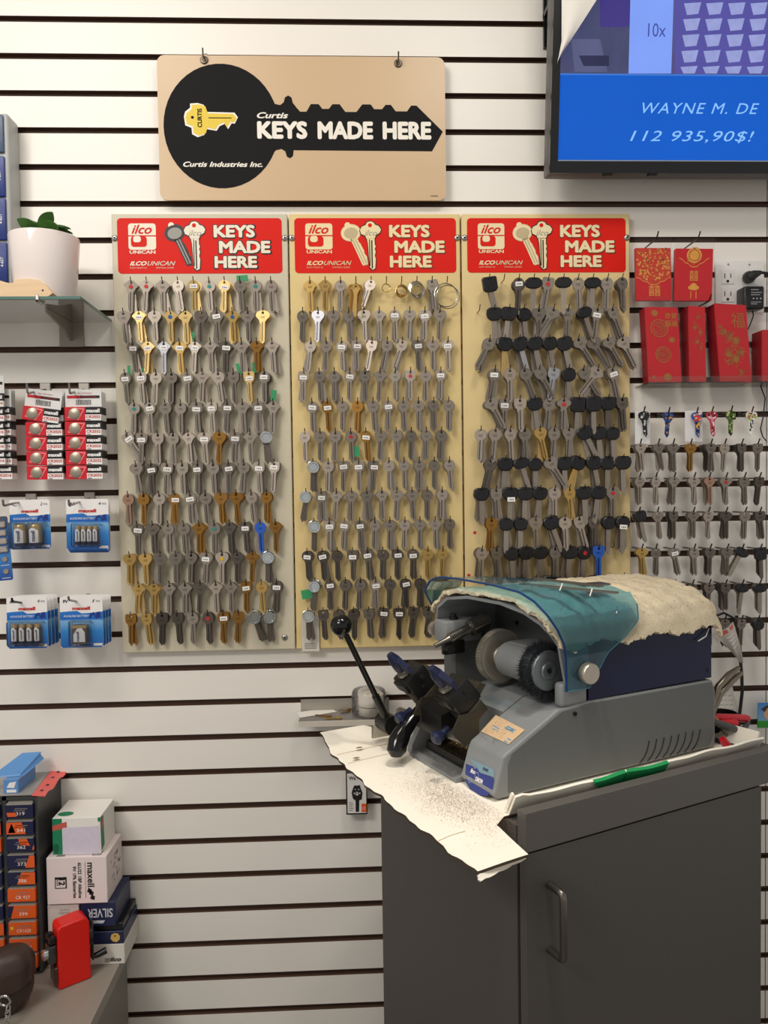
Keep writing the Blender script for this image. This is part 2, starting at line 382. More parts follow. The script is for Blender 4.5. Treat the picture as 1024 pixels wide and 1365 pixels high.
def place_key(tok, P, where, group, sc=1.0, extra=None, n_extra=0, dy=0.007, z_off=-6.0):
    "one key on its hook; further keys behind it go into the stuff mesh EXTRA"
    sh, c, fl, tilt, n = parse(tok)
    tilt += RN.uniform(-4, 4)
    M = Matrix.Translation(P) @ Matrix.Rotation(math.radians(tilt), 4, 'Y') @ Matrix.Rotation(math.radians(RN.uniform(-13, 13)), 4, 'Z') @ Matrix.Rotation(math.radians(RN.uniform(-3, 6)), 4, 'X') @ Matrix.Scale(sc*RN.uniform(0.97, 1.03), 4)
    st = ' with price sticker' if 'w' in fl else ''
    for d in 'RGBY':
        if d in fl: st += ' with %s dot' % DWORD[d]
    if sh in 'BOSC':
        o = thing('car_key', '%s key, %s%s, %s' % ({'B': 'black-headed', 'O': 'black oval-headed', 'S': 'black square-headed', 'C': 'black round-headed'}[sh], CWORD[c]+' blade', st.replace(' with', ',', 1), where), 'key', M, group=group)
        link('head', car_head(sh), o); link('blade', car_blade(c), o); top = -5.0
    elif sh == 'X':
        o = thing('ringed_key', 'key with a chrome ring around its %s centre, %s' % ({'b': 'blue', 'g': 'green', 's': 'grey'}[c], where), 'key', M, group=group)
        a, b, k = ringkey_meshes(c); link('ring', a, o); link('centre', b, o); link('blade', k, o); top = -8
    else:
        o = link('house_key', key_mesh(sh, c)); o.matrix_world = M
        tag(o, '%s %s key%s, %s' % (CWORD[c], SWORD[sh], st, where), 'key', group); top = -1.5
    if 'w' in fl:
        s = link('price_sticker', STK, o); s.location = (RN.uniform(-1, 1)*mm, top*mm, (z_off-1+RN.uniform(-2, 1))*mm - (7*mm if sh in 'BOSC' else 0)); s.rotation_euler = (0, math.radians(RN.uniform(-9, 9)), 0)
    for d in 'RGBY':
        if d in fl:
            s = link('colour_dot', DOT[d], o); s.location = (0, (top+0.1)*mm, -7*mm)
    if extra is not None:
        for q in range(n_extra if n is None else n):
            a = RN.uniform(-9, 9)+tilt*0.8; y = P.y+dy*(q+1)*RN.uniform(0.8, 1.15)
            T = Matrix.Translation((P.x+RN.uniform(-2, 3)*mm, y, P.z-0.5*mm)) @ Matrix.Rotation(math.radians(a), 4, 'Y') @ Matrix.Scale(sc, 4)
            s2 = sh if sh in 'rkosqh' else 'r'
            key_mb(s2, T, extra, {'n': 0, 's': 0, 'd': 1, 'b': 2, 'y': 2, 'o': 3, 'p': 0, 'u': 0}.get(c, 1) if sh != 'X' else 1)
    return o
def spare(mb, name, label):
    if mb.v: tag(mb.build(name, [kmat('n'), kmat('d'), kmat('b'), kmat('o')], fixn=False), label, 'keys', kind='stuff')

# ---------------------------------------------------------------- key boards
M_HOOK = mat('hook_wire', (84, 78, 70), 0.3, 0.9, 0.1, 80); M_RED = mat('header_red', (220, 32, 20), 0.5, 0, 0.03, 30, spec=0.2)
M_PRK = mat('print_black', (26, 24, 24), 0.4); M_PGR = mat('print_grey', (150, 148, 140), 0.4)
M_SCREW = mat('screw_zinc', (176, 174, 168), 0.3, 0.9, 0.1, 90); M_SCRD = mat('screw_socket', (40, 38, 36), 0.6)
BZ0, BZ1, BY = 1.111, 2.0345, -0.020
def wire_hook(L, up=0.009, r=0.0010, ydir=-1):
    b = MB(); b.tube([(0, 0.001, 0), (0, -L*0.80, -0.001), (0, -L*0.95, up*0.3), (0, -L*1.12, up)], r, 6); return b
HK = {}
def hook_mesh(L):
    if L not in HK: HK[L] = mesh_of(wire_hook(L), 'hook', M_HOOK)
    return HK[L]
def header(root, xl, W, cream, cream2, shadow):
    zt = 2.0255; H = 0.1150
    F0 = Matrix.Translation((xl, BY-0.0006, zt)) @ Matrix.Rotation(PI/2, 4, 'X')
    hx = lambda x: (x-65)/865*W; hz = lambda y: -(y-62)/291*H
    F = lambda d=0.0: F0 @ Matrix.Translation((0, 0, d))
    flatp('header', [rrect(0, -H, W, 0, 0.008)], F(), M_RED, root)
    pol = lambda pts: [(hx(a), hz(b)) for a, b in pts]
    rr = lambda x0, y0, x1, y1, r: rrect(hx(x0), hz(y1), hx(x1), hz(y0), r)
    flatp('logo_badge', [rr(123, 90, 267, 228, 0.006)], F(0.0004), cream, root)
    flatp('logo_mark', [pol([(123, 152), (267, 152), (267, 158), (123, 158)]), rr(136, 157, 219, 213, 0.006)], F(0.0007), M_RED, root)
    flatp('logo_mark', [rr(148, 156, 188, 189, 0.005)], F(0.0010), cream, root)
    def T(s, x0, y0, x1, y1, m, d, shear=0.0, bold=0.0, sp=1.0):
        text(s, F(d) @ Matrix.Translation((hx((x0+x1)/2), hz((y0+y1)/2), 0)), hx(x1)-hx(x0), hz(y0)-hz(y1), m, root, shear, bold, 'lettering', sp)
    T('ilco', 140, 97, 247, 145, M_RED, 0.0008, 0.35, 0.02)
    T('UNICAN', 128, 231, 263, 249, cream, 0.0005, 0, 0.03)
    T('ILCO', 128, 288, 216, 311, cream, 0.0005, 0.35, 0.04); T('UNICAN', 219, 288, 367, 311, cream2, 0.0005, 0.35, 0.015)
    T('ROCKY MOUNT, NC', 128, 319, 216, 328, cream2, 0.0005); T('MONTREAL, QUEBEC', 265, 319, 360, 328, cream2, 0.0005)
    def rot(pts, cx, cy, a):
        c, s = math.cos(a), math.sin(a); return [(cx+(x*c-y*s), cy+(x*s+y*c)) for x, y in pts]
    def grow(pts, k):
        n = len(pts); mx = sum(p[0] for p in pts)/n; my = sum(p[1] for p in pts)/n
        return [(x+(k if x > mx else -k), y+(k if y > my else -k)) for x, y in pts]
    blade1 = rot([(-17, 30), (17, 30), (17, 70), (22, 80), (17, 95), (22, 115), (17, 130), (22, 150), (10, 190), (-17, 185)], 365, 135, -0.42)
    head1 = rot(circ(0, 0, 54, 20, 46), 365, 140, -0.2); head1b = rot(circ(0, 0, 38, 18, 30), 366, 142, -0.2)
    head2 = [(470, 80), (486, 84), (496, 98), (514, 104), (527, 122), (520, 140), (500, 152), (492, 172), (448, 172), (442, 156), (420, 146), (414, 126), (424, 108), (444, 100), (454, 84)]
    blade2 = [(450, 168), (492, 168), (492, 200), (497, 212), (492, 226), (497, 240), (492, 262), (497, 280), (493, 330), (478, 337), (464, 322), (456, 200)]
    flatp('key_picture', [pol(grow(blade1, 4)), pol(head1)], F(0.0004), M_PRK if shadow else cream2, root)
    flatp('key_picture', [pol(circ(348, 100, 16, 12))], F(0.0005), cream, root)
    flatp('key_picture', [pol(blade1), pol(rot(circ(0, 0, 50, 20, 42), 365, 140, -0.2))], F(0.0006), cream if not shadow else M_PRK, root)
    flatp('key_picture', [pol(head1b), pol(rot([(-12, 45), (-4, 45), (-4, 185), (-10, 180)], 365, 135, -0.42)), pol(rot([(3, 45), (10, 45), (10, 185), (3, 185)], 365, 135, -0.42))], F(0.0008), M_PGR if shadow else mat('print_tan', (196, 178, 140), 0.4), root)
    flatp('key_picture', [pol(grow(head2, 4)), pol(grow(blade2, 4))], F(0.0009), M_PRK, root)
    flatp('key_picture', [pol(head2), pol(blade2)], F(0.0011), cream, root)
    flatp('key_picture', [pol([(462, 175), (467, 175), (468, 318), (463, 316)]), pol([(473, 180), (480, 180), (481, 330), (474, 330)])], F(0.0013), M_PRK, root)
    flatp('key_picture', [pol(circ(468, 101, 11, 12))], F(0.0013), M_RED, root)
    T('ilco', 440, 126, 505, 156, M_PGR, 0.0014, 0.35)
    for s, x0, y0, x1, y1 in (('KEYS', 570, 98, 788, 165), ('MADE', 597, 182, 868, 247), ('HERE', 572, 262, 797, 325)):
        if shadow:
            T(s, x0-5, y0-5, x1+9, y1+7, M_PRK, 0.0005, 0, 0.075)
        else:
            T(s, x0-2, y0-1, x1+7, y1+6, mat('print_brown', (120, 60, 30), 0.4), 0.0005, 0, 0.055)
        T(s, x0, y0, x1, y1, cream, 0.0009, 0, 0.045)
def make_board(word, xl, xr, c, cream, o_odd, o_even, pit, rows, hookL, key_y, n_extra, sc, shadow, label, dz=0.0):
    root = thing('key_board', label, 'key display', loc=((xl+xr)/2, BY, BZ0))
    b = MB(); b.rbox((xl, BY, BZ0), (xr, -0.001, BZ1), 0.0015, 1)
    b.build('panel', mat('board_'+word, c, 0.42, 0, 0.05, 5, stretch=(1, 1, 0.4)), root)
    cr = mat('cream_'+word, cream, 0.4); cr2 = mat('cream_dim_'+word, tuple(int(v*0.9) for v in cream), 0.4)
    header(root, xl+0.0115, 0.3425, cr, cr2, shadow)
    for x, z in ((xl+0.006, 1.984), (xr-0.006, 1.984), (xl+0.028 if word != 'left' else xr-0.022, 1.137)):
        s = MB(); s.lathe([(0.0066, 0), (0.0066, -0.0014), (0.0045, -0.003), (0.0022, -0.0034)], 14, 'y', c=(x, BY, z)); s.lathe([(0, -0.0037), (0.0022, -0.0036)], 8, 'y', 1, c=(x, BY, z))
        s.build('screw', [M_SCREW, M_SCRD], root, fixn=False)
    ex = MB()
    for i, row in enumerate(rows):
        z = 1.8885-0.06307*i
        for j in range(10):
            x = xl+(o_even if i % 2 else o_odd)+j*pit
            h = link('hook', hook_mesh(hookL), root); h.matrix_parent_inverse = WM[root.name].inverted(); h.location = (x, BY, z)
        # small holes beside the hooks are the hook sockets
        for j, t in enumerate(row.split()):
            if t == '-': continue
            x = xl+(o_even if i % 2 else o_odd)+j*pit
            place_key(t, Vector((x, key_y+RN.uniform(-0.002, 0.002), z-0.0022)), '%s in %s row of %s board' % (ORD[j], ORD[i], word), 'keys on the %s key board' % word, sc, ex, RN.choice(n_extra))
    spare(ex, 'spare_keys', 'spare keys hanging behind the front keys of the %s key board' % word)
    return root
R1 = ['snR snR@4 sn rn@-6 rbw rnG rbw rn rnG rn',
      'kn@-4 sbw kn@-4 sbB sb kd kdw syB kd ob',
      'snw sbw ssw syw snw sn sdw sn so sn',
      'rnw qnw@-4 rn rd rnw sn rn@-6 qd qbw rdw',
      'rnG@6 rnw rn@-4 rn qnw qnw qnw sn qnw sn',
      'qnw@-34 qnw@5 qn rn sn knw ko qnw sn Xb@-14',
      'kn@-6 rdw qnw qn qnw rn knw rn qnw qnw',
      'rpw ro rn row rnw rn ko oo rn ro',
      'rnw od rn rn so rnG sd qdw ru so',
      'ky ky kn kn kd knw knY sd ho Xg',
      'sy@4 sy sn sn od sn sn qow ry rdw',
      'qo qy@-3 qd qd rn rdR qow qo Xb@-16 Xs']
R1[7] = R1[7].replace('rpw', 'rp')
BL1 = make_board('left', -0.4915, -0.1255, (206, 198, 174), (238, 230, 208), 0.043, 0.0255, 0.0320, R1, 0.024, -0.040, (1, 2, 2), 1.13, True,
                 'leftmost of the three key boards, greyish cream with a red header')
R2 = ['sy+2 sy rn - rn@18 - - - qn@-4 -',
      'rn ks kn rn kn sn rnw kn knw kn',
      'rn@10 rn rnw qnw qn@8 qn@12 qn@22 knw kn knw@-4',
      'qnw rn rn rnw qn sn rn qnR rn qnw',
      'rnw row rn ro rn rnw rn rn rn rn',
      'rn kn qn rnR row kn qn rn rn rn',
      'Xb rn qnw qnw qnw rn rn rn rn rn',
      'Xg qnw sn sn sn sn kn sn rn rn',
      'Xb qnw rnw rnw rn sn rn sn sn rn',
      'rdw rdw rd qdw qdw rd rdw rdw ry ry',
      'Xs rdw rd rd rnw rd rdw rd rd rd',
      'Xb qd rd rd qd qdw qdw qd qd -']
BL2 = make_board('middle', -0.1225, 0.2400, (226, 202, 142), (240, 222, 174), 0.043, 0.027, 0.0321, R2, 0.022, -0.038, (1, 1, 2), 1.10, False,
                 'middle of the three key boards, yellowish cream with a red header')
R3 = ['Sn@-12+2 - rdw+2 On@4+0 qnR@8 On+0 rn+1 On@2+2 rn rn+2',
      '- Bn Bn@6 Cn@-6 kn@-4 kn@32 sn On@-22 qnw@10 qn@-20+2',
      'rn@24 Bb@3 Bs@-14 Bn@-14 Bn@-8 Bn@-12 on@-30 on@-34 on@-32 on@-30+2',
      '- rnw@8 rn@-4 rn@-18 qn@-28 qs@14 Cn qn@-30 on@40 qnw@-10',
      'on@-30 qnw qn Bn@-4 rn hnR Sn@4 Sn Bd qd@-6',
      'rn+2 rn@4 rn rn ky@-14 rn kn Bn@-24 Bn Cn',
      'rd@14 Bn On@-14 Cn kn@-30 Bn@-6 By@20 Bn@-10 Bn Bn',
      'Bn qn Bnw Bn Bn@6 rn ry Bn Bn@10 rnR',
      'qo Cn Cn kn Bn@-18 rn qn@-10 rd Cn Cnw',
      'rn qn Cn Bn Bn rn Bn CnR qu -']
BL3 = make_board('right', 0.2437, 0.6065, (229, 206, 150), (242, 224, 180), 0.0525, 0.0315, 0.0314, R3+['rn rn Cn rn Bn rn rn Cn rn rn', 'qn rn rn Bn rn rn qn rn Cn rn'], 0.036, -0.050, (2, 2, 3), 1.2, False,
                 'rightmost of the three key boards, yellow cream with a red header and black-headed keys')
M_TAG = mat('tag_green', (52, 148, 96), 0.5)
for px, py, s, a, bd in ((323, 371, (15, 8), 4, BL1), (255, 450, (8, 15), -8, BL1), (172, 496, (4, 17), 0, BL1), (192, 498, (5, 15), 10, BL1), (318, 492, (5, 15), 12, BL1), (339, 490, (5, 14), 4, BL1), (365, 527, (7, 14), -8, BL1),
                         (474, 602, (10, 14), 6, BL2), (409, 792, (14, 12), 10, BL2)):
    p = at(px, py, BY-0.012); k = 1.65/1035
    T = frame(p, (1, 0, 0), (0, 0, 1)) @ Matrix.Rotation(math.radians(a), 4, 'Z')
    b = MB(T); b.prism([(-s[0]*k/2, -s[1]*k/2), (s[0]*k/2, -s[1]*k/2), (s[0]*k/2, s[1]*k/2), (-s[0]*k/2, s[1]*k/2)], 'z', 0, 0.0003)
    b.build('paper_tag', M_TAG, bd)
for px, py, c in ((633, 710, 'R'), (625, 767, 'R')):
    p = at(px, py, BY); o = link('colour_dot', DOT[c], BL3); o.matrix_parent_inverse = WM[BL3.name].inverted(); o.location = p
M_GREYS = mat('stain_dot', (40, 62, 84), 0.5)
# rings and long keys in the top row of the middle board
M_STEEL = mat('ring_steel', (176, 170, 156), 0.25, 0.95, 0.08, 60); M_BRS = mat('ring_brass', (178, 146, 84), 0.3, 0.9, 0.1, 60)
def split_ring(px, py, r, m, label, turns=2, Y=-0.036, tilt=0.0, sq=1.0, wire=0.0009):
    p = at(px, py, Y); pts = []
    for i in range(turns*24+1):
        t = 2*PI*i/24; pts.append((r*sq*math.cos(t), -0.0018*i/24, r*math.sin(t)))
    b = MB(Matrix.Translation(p) @ Matrix.Rotation(tilt, 4, 'Z')); b.tube(pts, wire, 6)
    return tag(b.build('split_ring', m), label, 'key ring', 'rings on the middle key board')
split_ring(515, 384, 0.0085, M_BRS, 'small thin brass split ring, sixth in first row of middle key board')
for i in range(3): split_ring(534.5+i*0.6, 389-i, 0.0112, M_BRS, ['front', 'second', 'rear'][i]+' brass ring of the three, seventh in first row of middle key board', 1, -0.040+i*0.005, 0.1, wire=0.0014)
for i in range(5): split_ring(556.5-i*0.5, 388-i*0.8, 0.0150, M_STEEL, ORD[i]+' ring from the front of the steel ring stack, eighth in first row', 1, -0.044+i*0.0042, 0.08, wire=0.0015)
split_ring(597, 396, 0.0245, M_STEEL, 'large thin steel ring, left of the two large rings on middle board', 1, -0.040, 0, wire=0.0011)
split_ring(594.5, 393.5, 0.0245, M_STEEL, 'large thin steel ring, right and front of the two large rings', 1, -0.044, 0.1, wire=0.0011)
for i, (dx, a) in enumerate(((0, 3), (-5, 6), (5, -4))):
    p = at(474.5+dx*0.8, 382, -0.040+0.003*i); b = key_mb('skr'[i], Matrix.Translation(p) @ Matrix.Rotation(math.radians(a), 4, 'Y') @ Matrix.Diagonal((.78, 1, .95, 1)), None, 0, 68)
    tag(b.build('long_key', kmat('o' if i else 'y')), '%s long brass key of the bunch fourth in first row of middle board' % ['front', 'left', 'right'][i], 'key', 'long brass keys')
b = MB(); P = lambda x, y: at(x, y, -0.046)
b.tube([P(474, 377), P(467, 385), P(466, 402), P(467, 420), P(474, 425), P(482, 420), P(483, 400), P(481, 384), P(475, 377)], 0.0008, 6)
tag(b.build('wire_loop', M_BRS), 'long brass wire loop hanging around the bunch of long brass keys', 'key ring')
# bagged card behind the lowest left key of the middle board
b = MB(); p = at(402, 821, -0.0235); q = at(426, 868, -0.0235); b.rbox((p.x, -0.0245, q.z), (q.x, -0.0235, p.z), 0.0003, 1)
o = tag(b.build('bag_card', mat('card_clear_grey', (214, 208, 196), 0.2)), 'small clear bag with printed card at bottom left of middle key board', 'card')
WM[o.name] = Matrix()
b = MB();
for i in range(4): b.face([(p.x+0.006, -0.0247, q.z+0.006+i*0.0035), (q.x-0.006, -0.0247, q.z+0.006+i*0.0035), (q.x-0.006, -0.0247, q.z+0.0075+i*0.0035), (p.x+0.006, -0.0247, q.z+0.0075+i*0.0035)])
b.build('print', mat('card_print', (128, 122, 112), 0.6), o, fixn=False)

# ---------------------------------------------------------------- shop sign with the big printed key
M_SIGN = mat('sign_tan', (206, 178, 142), 0.33, 0, 0.03, 4)
sg = thing('shop_sign', 'tan plastic sign printed with a large black key and KEYS MADE HERE', 'sign', loc=(-0.09, -0.02, 2.062))
b = MB(); b.prism(rrect(-0.3895, 2.0625, 0.2115, 2.3605, 0.016, 6), 'y', -0.021, -0.0175); b.build('panel', M_SIGN, sg)
SX, SZ = 0.601/957, 0.298/492         # crop pixels of the sign -> metres
def sp(x, y): return (-0.3895+(x-24)*SX, 2.3605-(y-55)*SZ)
FS = lambda d: Matrix.Translation((0, -0.0212-d, 0)) @ Matrix.Rotation(PI/2, 4, 'X')
bow = []
for i in range(37):
    a = math.radians(38-i*(284/36.0)) if False else math.radians(-33+ -0 + i*0)
cx0, cy0, rx0, ry0 = 232, 295, 191, 212
pts = [(cx0+rx0*math.cos(t), cy0+ry0*math.sin(t)) for t in [math.radians(24+i*(312/40.0)) for i in range(41)]]
stem = [(410, 218), (428, 222), (440, 212), (444, 196), (455, 189), (466, 196), (470, 214), (482, 230), (494, 244), (515, 244), (530, 218), (556, 218), (568, 234), (590, 234), (602, 218), (626, 218), (645, 244), (682, 244), (702, 218), (730, 218), (742, 234), (768, 234), (780, 219), (798, 219), (814, 241), (852, 241), (866, 221), (884, 221), (972, 310), (935, 378), (470, 376), (468, 395), (458, 404), (447, 398), (442, 380), (430, 372), (412, 376)]
flatp('key_print', [[sp(*p) for p in pts+stem]], FS(0), mat('sign_black', (26, 26, 27), 0.6, spec=0.12), sg)
def ST(s, x0, y0, x1, y1, m, shear=0.0, bold=0.0, d=0.0006, rz=0.0):
    a = sp((x0+x1)/2, (y0+y1)/2); text(s, FS(d) @ Matrix.Translation((a[0], a[1], 0)) @ Matrix.Rotation(rz, 4, 'Z'), (x1-x0)*SX, (y1-y0)*SZ, m, sg, shear, bold)
M_SW = mat('sign_white', (240, 234, 222), 0.4); M_SY = mat('sign_yellow', (226, 196, 40), 0.4)
ST('Curtis', 350, 247, 454, 268, M_SW, 0.3, 0.03); ST('Curtis Industries Inc.', 103, 416, 366, 434, M_SW, 0.3, 0.03)
for w, x0, x1 in (('KEYS', 350, 517), ('MADE', 551, 737), ('HERE', 769, 933)): ST(w, x0, 277, x1, 338, M_SW, 0, 0.05)
ykey = [(118, 252), (135, 238), (135, 224), (160, 222), (180, 228), (188, 252), (272, 254), (283, 270), (272, 282), (262, 280), (250, 300), (240, 282), (222, 290), (212, 306), (186, 300), (180, 320), (158, 328), (140, 318), (138, 296), (118, 288), (114, 268)]
wk = [(x+(4 if x > 190 else -5), y+(5 if y > 272 else -5)) for x, y in ykey]
flatp('emblem', [[sp(*p) for p in wk]], FS(0.0004), M_SW, sg); flatp('emblem', [[sp(*p) for p in ykey]], FS(0.0008), M_SY, sg)
flatp('emblem', [[sp(*p) for p in circ(137, 266, 5, 10)], [sp(*p) for p in [(190, 266), (266, 266), (266, 269), (190, 269)]]], FS(0.0011), mat('sign_black', (34, 33, 33)), sg)
text('CURTIS', FS(0.0012) @ Matrix.Translation((*sp(161, 268), 0)) @ Matrix.Rotation(PI/2, 4, 'Z'), 64*SZ, 15*SX, mat('sign_black', (34, 33, 33)), sg, 0, 0.03)
text('55040', FS(0.0006) @ Matrix.Translation((*sp(940, 532), 0)), 24*SX, 5*SZ, mat('sign_black', (34, 33, 33)), sg)
for x, y in ((180, 72), (824, 78)):
    a = sp(x, y)
    b = MB(); b.lathe([(0.0042, -0.0205), (0.0078, -0.0212), (0.0085, -0.0226), (0.007, -0.0238), (0.0042, -0.023)], 16, 'y', c=(a[0], 0, a[1])); b.build('eyelet', mat('eyelet_metal', (112, 100, 88), 0.35, 0.85, 0.1, 60), sg, fixn=False)
    b = MB(); b.tube([(a[0], 0.004, a[1]+0.018), (a[0], -0.012, a[1]+0.010), (a[0], -0.034, a[1]+0.000), (a[0], -0.038, a[1]+0.016)], 0.0016, 8); b.box((a[0]-0.003, -0.003, a[1]+0.010), (a[0]+0.003, 0.004, a[1]+0.024))
    tag(b.build('sign_hook', M_HOOK), 'metal peg holding the %s corner of the tan key sign' % ('upper left' if x < 400 else 'upper right'), 'hook')

# ---------------------------------------------------------------- television on the upper right
def quadf(name, pts, m, parent, push=None):
    b = MB(); b.face(pts); return b.build(name, m, parent, fixn=False)
TVT = math.radians(7.5)
TVM = Matrix.Translation((0.4115, -0.098, 2.088)) @ Matrix.Rotation(TVT, 4, 'X')      # local: x right, -y to the viewer, z up
tv = thing('television', 'black flat television tilted down from the wall at upper right, showing a blue lottery screen', 'television', TVM)
M_TVB = mat('tv_black', (22, 23, 26), 0.28, 0, 0.1, 30); M_TVS = mat('tv_side', (92, 90, 88), 0.45, 0, 0.06, 30)
b = MB(TVM); b.rbox((0.0, 0.0, 0.0), (0.80, 0.045, 0.47), 0.004, 2); b.build('housing', M_TVS, tv)
b = MB(TVM)
for a, c in (((0, -0.008, 0), (0.80, 0.0, 0.024)), ((0, -0.008, 0.452), (0.80, 0.0, 0.47)), ((0, -0.008, 0.024), (0.0165, 0.0, 0.452)), ((0.783, -0.008, 0.024), (0.80, 0.0, 0.452))): b.box(a, c)
b.build('bezel', M_TVB, tv)
b = MB(TVM); b.box((0.0165, -0.0085, 0.0225), (0.783, -0.007, 0.0245)); b.build('bezel_trim', mat('tv_trim', (168, 176, 184), 0.3, 0.6), tv)
for x in (0.112, 0.205):
    b = MB(TVM); b.rbox((x, -0.006, -0.004), (x+0.018, 0.006, 0.001), 0.001, 1); b.build('foot_mount', M_TVB, tv)
TVI = TVM.inverted()
def tvp(px, py, d=0.0):
    n = TVM.to_3x3() @ Vector((0, -1, 0)); p0 = TVM @ Vector((0, -0.001-d, 0)); dr = _f + _r*((px-512)/FPX) - _u*((py-682.5)/FPX)
    return CAM + dr*((p0-CAM).dot(n)/dr.dot(n))
def screen(key, c, var=0.1, scale=20, e=1.0, stretch=None):
    m = mat(key, c, 0.2, 0, var, scale, emit=e, stretch=stretch); m.node_tree.nodes['Principled BSDF'].inputs['Base Color'].default_value = (0.01, 0.01, 0.01, 1); m.node_tree.nodes['Principled BSDF'].inputs['Specular IOR Level'].default_value = 0.12
    for l in list(m.node_tree.links):
        if l.to_socket.name == 'Base Color': m.node_tree.links.remove(l)
    return m
b = MB(TVM); b.box((0.0165, -0.001, 0.0245), (0.783, 0.0, 0.452)); scr = b.build('screen', screen('screen_violet', (88, 84, 138), 0.45, 9, 0.9, (3, 1, 1.2)), tv)
def sq(name, x0, y0, x1, y1, m, d, dx0=0, dx1=0):
    return quadf(name, [tvp(x0+dx0, y1, d), tvp(x1+dx1, y1, d), tvp(x1, y0, d), tvp(x0, y0, d)], m, scr)
NF = lambda px, py, d: frame(tvp(px, py, d), TVM.to_3x3() @ Vector((1, 0, 0)), TVM.to_3x3() @ Vector((0, 0, 1)))
tvz = lambda v: TVM @ Vector(v)
zb = (TVI @ tvp(800, 99)).z
b = MB(TVM); b.face([(0.0165, -0.0014, 0.0245), (0.783, -0.0014, 0.0245), (0.783, -0.0014, zb), (0.0165, -0.0014, zb)]); b.build('blue_band', screen('screen_blue', (4, 90, 198), 0.08, 6, 1.0), scr, fixn=False)
b = MB(TVM); b.face([(0.0165, -0.0016, zb-0.002), (0.783, -0.0016, zb-0.002), (0.783, -0.0016, zb+0.001), (0.0165, -0.0016, zb+0.001)]); b.build('band_edge', screen('screen_edge', (60, 120, 210), 0.05), scr, fixn=False)
sq('picture_column', 842, -60, 900, 98, screen('screen_lightblue', (128, 160, 246), 0.08, 12), 0.0006, -4, -5)
sq('picture_shape', 748, -60, 842, 98, screen('screen_dark', (72, 76, 112), 0.35, 14, 0.9, (2, 1, 1)), 0.0003)
sq('picture_shape', 800, -60, 842, 36, screen('screen_dark_purple', (64, 54, 128), 0.25, 10), 0.0005)
sq('picture_shape', 762, 52, 800, 96, screen('screen_murk', (88, 92, 128), 0.25, 16), 0.0004, 4, 10)
sq('picture_shape', 772, 74, 812, 88, screen('screen_murk_dark', (44, 46, 78), 0.25, 16), 0.0005, 6, 0)
sq('picture_shape', 900, -60, 1100, 98, screen('screen_purple', (84, 80, 158), 0.15, 16), 0.0003)
M_CELL = screen('screen_cell', (150, 158, 212), 0.22, 60)
for r in range(-3, 6):
    for c in range(6):
        x = 912+29.5*c-1.2*r; y = 3+21.2*r; 
        if y > 97: continue
        yb = min(y+17, 98)
        quadf('picture_cell', [tvp(x+4, yb, 0.0007), tvp(x+19, yb-1.5 if yb < 98 else 98, 0.0007), tvp(x+23, y, 0.0007), tvp(x, y+1.5, 0.0007)], M_CELL, scr)
text('10x', NF(876, 40, 0.001), 0.036, 0.025, screen('screen_navy', (66, 78, 160), 0.05), scr, 0, 0.0)
M_SCT = screen('screen_text', (140, 196, 255), 0.03)
text('WAYNE M. DE', NF(934.5, 144.5, 0.0012), 0.240, 0.0205, M_SCT, scr, 0.28, 0.0, spacing=1.15)
text('112 935,90$!', NF(923, 182.5, 0.0012), 0.256, 0.023, M_SCT, scr, 0.28, 0.0, spacing=1.1)
# the loose sheet hanging over its corner
pw = lambda x, y, d: tvp(x, y, d)
def sheet(u, v):
    l = Vector(pw(749+(-6 if v > .75 else 0)*(v-.75)*4, -40+v*126, 0.012+0.008*math.sin(u*3)+0.010*u)); r = Vector(pw(820-v*76 - (0 if v < .85 else 0), -40+v*126-v*v*8, 0.012+0.02*(1-v)))
    return l.lerp(r, u)
b = MB(); b.grid(sheet, 8, 12, 0.0004); tag(b.build('paper_sheet', mat('paper_white', (238, 234, 226), 0.7, 0, 0.03, 10)), 'white paper sheet hanging over the upper left corner of the television', 'paper')
b = MB(); b.box((0.4265, -0.010, 2.39), (0.433, 0.0, 2.54)); b.box((0.4265, -0.05, 2.452), (0.433, 0.0, 2.462)); b.box((0.425, -0.075, 2.45), (0.62, -0.05, 2.462))
tag(b.build('wall_bracket', M_TVB), 'black metal wall bracket behind the television', 'bracket')

# ---------------------------------------------------------------- wall right of the boards
def peg(x, z, L, label, group, name='wall_hook', r=0.0016):
    o = thing(name, label, 'hook', loc=(x, 0, z), group=group)
    M = Matrix.Translation((x, 0, z))
    b = MB(M); b.box((-0.004, 0.002, -0.005), (0.004, 0.010, 0.005)); b.build('plate', M_HOOK, o)
    b = MB(M); b.tube([(0, -0.001, 0), (0, -L*0.86, 0.000), (0, -L*0.97, 0.003), (0, -L*1.08, 0.012)], r, 6); b.build('wire', M_HOOK, o)
    return o
def c2(x, y): return (830+x/4.706, 580+y/4.706)
def c1(x, y): return (830+x/4.706, 310+y/4.706)
KY = -0.055
ROWS = [(66, [112, 225, 318, 428, 555, 642, 748, 850], 'kn+2 on@-8+1 on+2 ko+1 kd+3 rn+1 qd+2 qd+1'),
        (276, [108, 210, 325, 450, 545, 650, 765, 860], 'rn+2 rn+1 on+3 on+2 op+3 onR+2 rn+2 qd+1'),
        (492, [105, 220, 320, 445, 540, 650, 770, 862], 'Bn@-8+2 kn+1 qd+2 on+2 rn+1 od+2 rn+1 qd@-6+2'),
        (722, [122, 210, 322, 450, 550, 657, 752, 865], 'oy+2 rd@4 onw@-16 rn+2 kd+2 on+2 On@32 Sd+2'),
        (945, [110, 218, 325, 440, 545, 647, 752, 860], 'rd+1 rd+1 on+1 rd+2 kd+2 qd+3 On@6+2 On+2'),
        (1168, [330, 440, 545, 642, 747, 850], 'rd rd rd kd+1 qd+1 Cd+2')]
exr = MB()
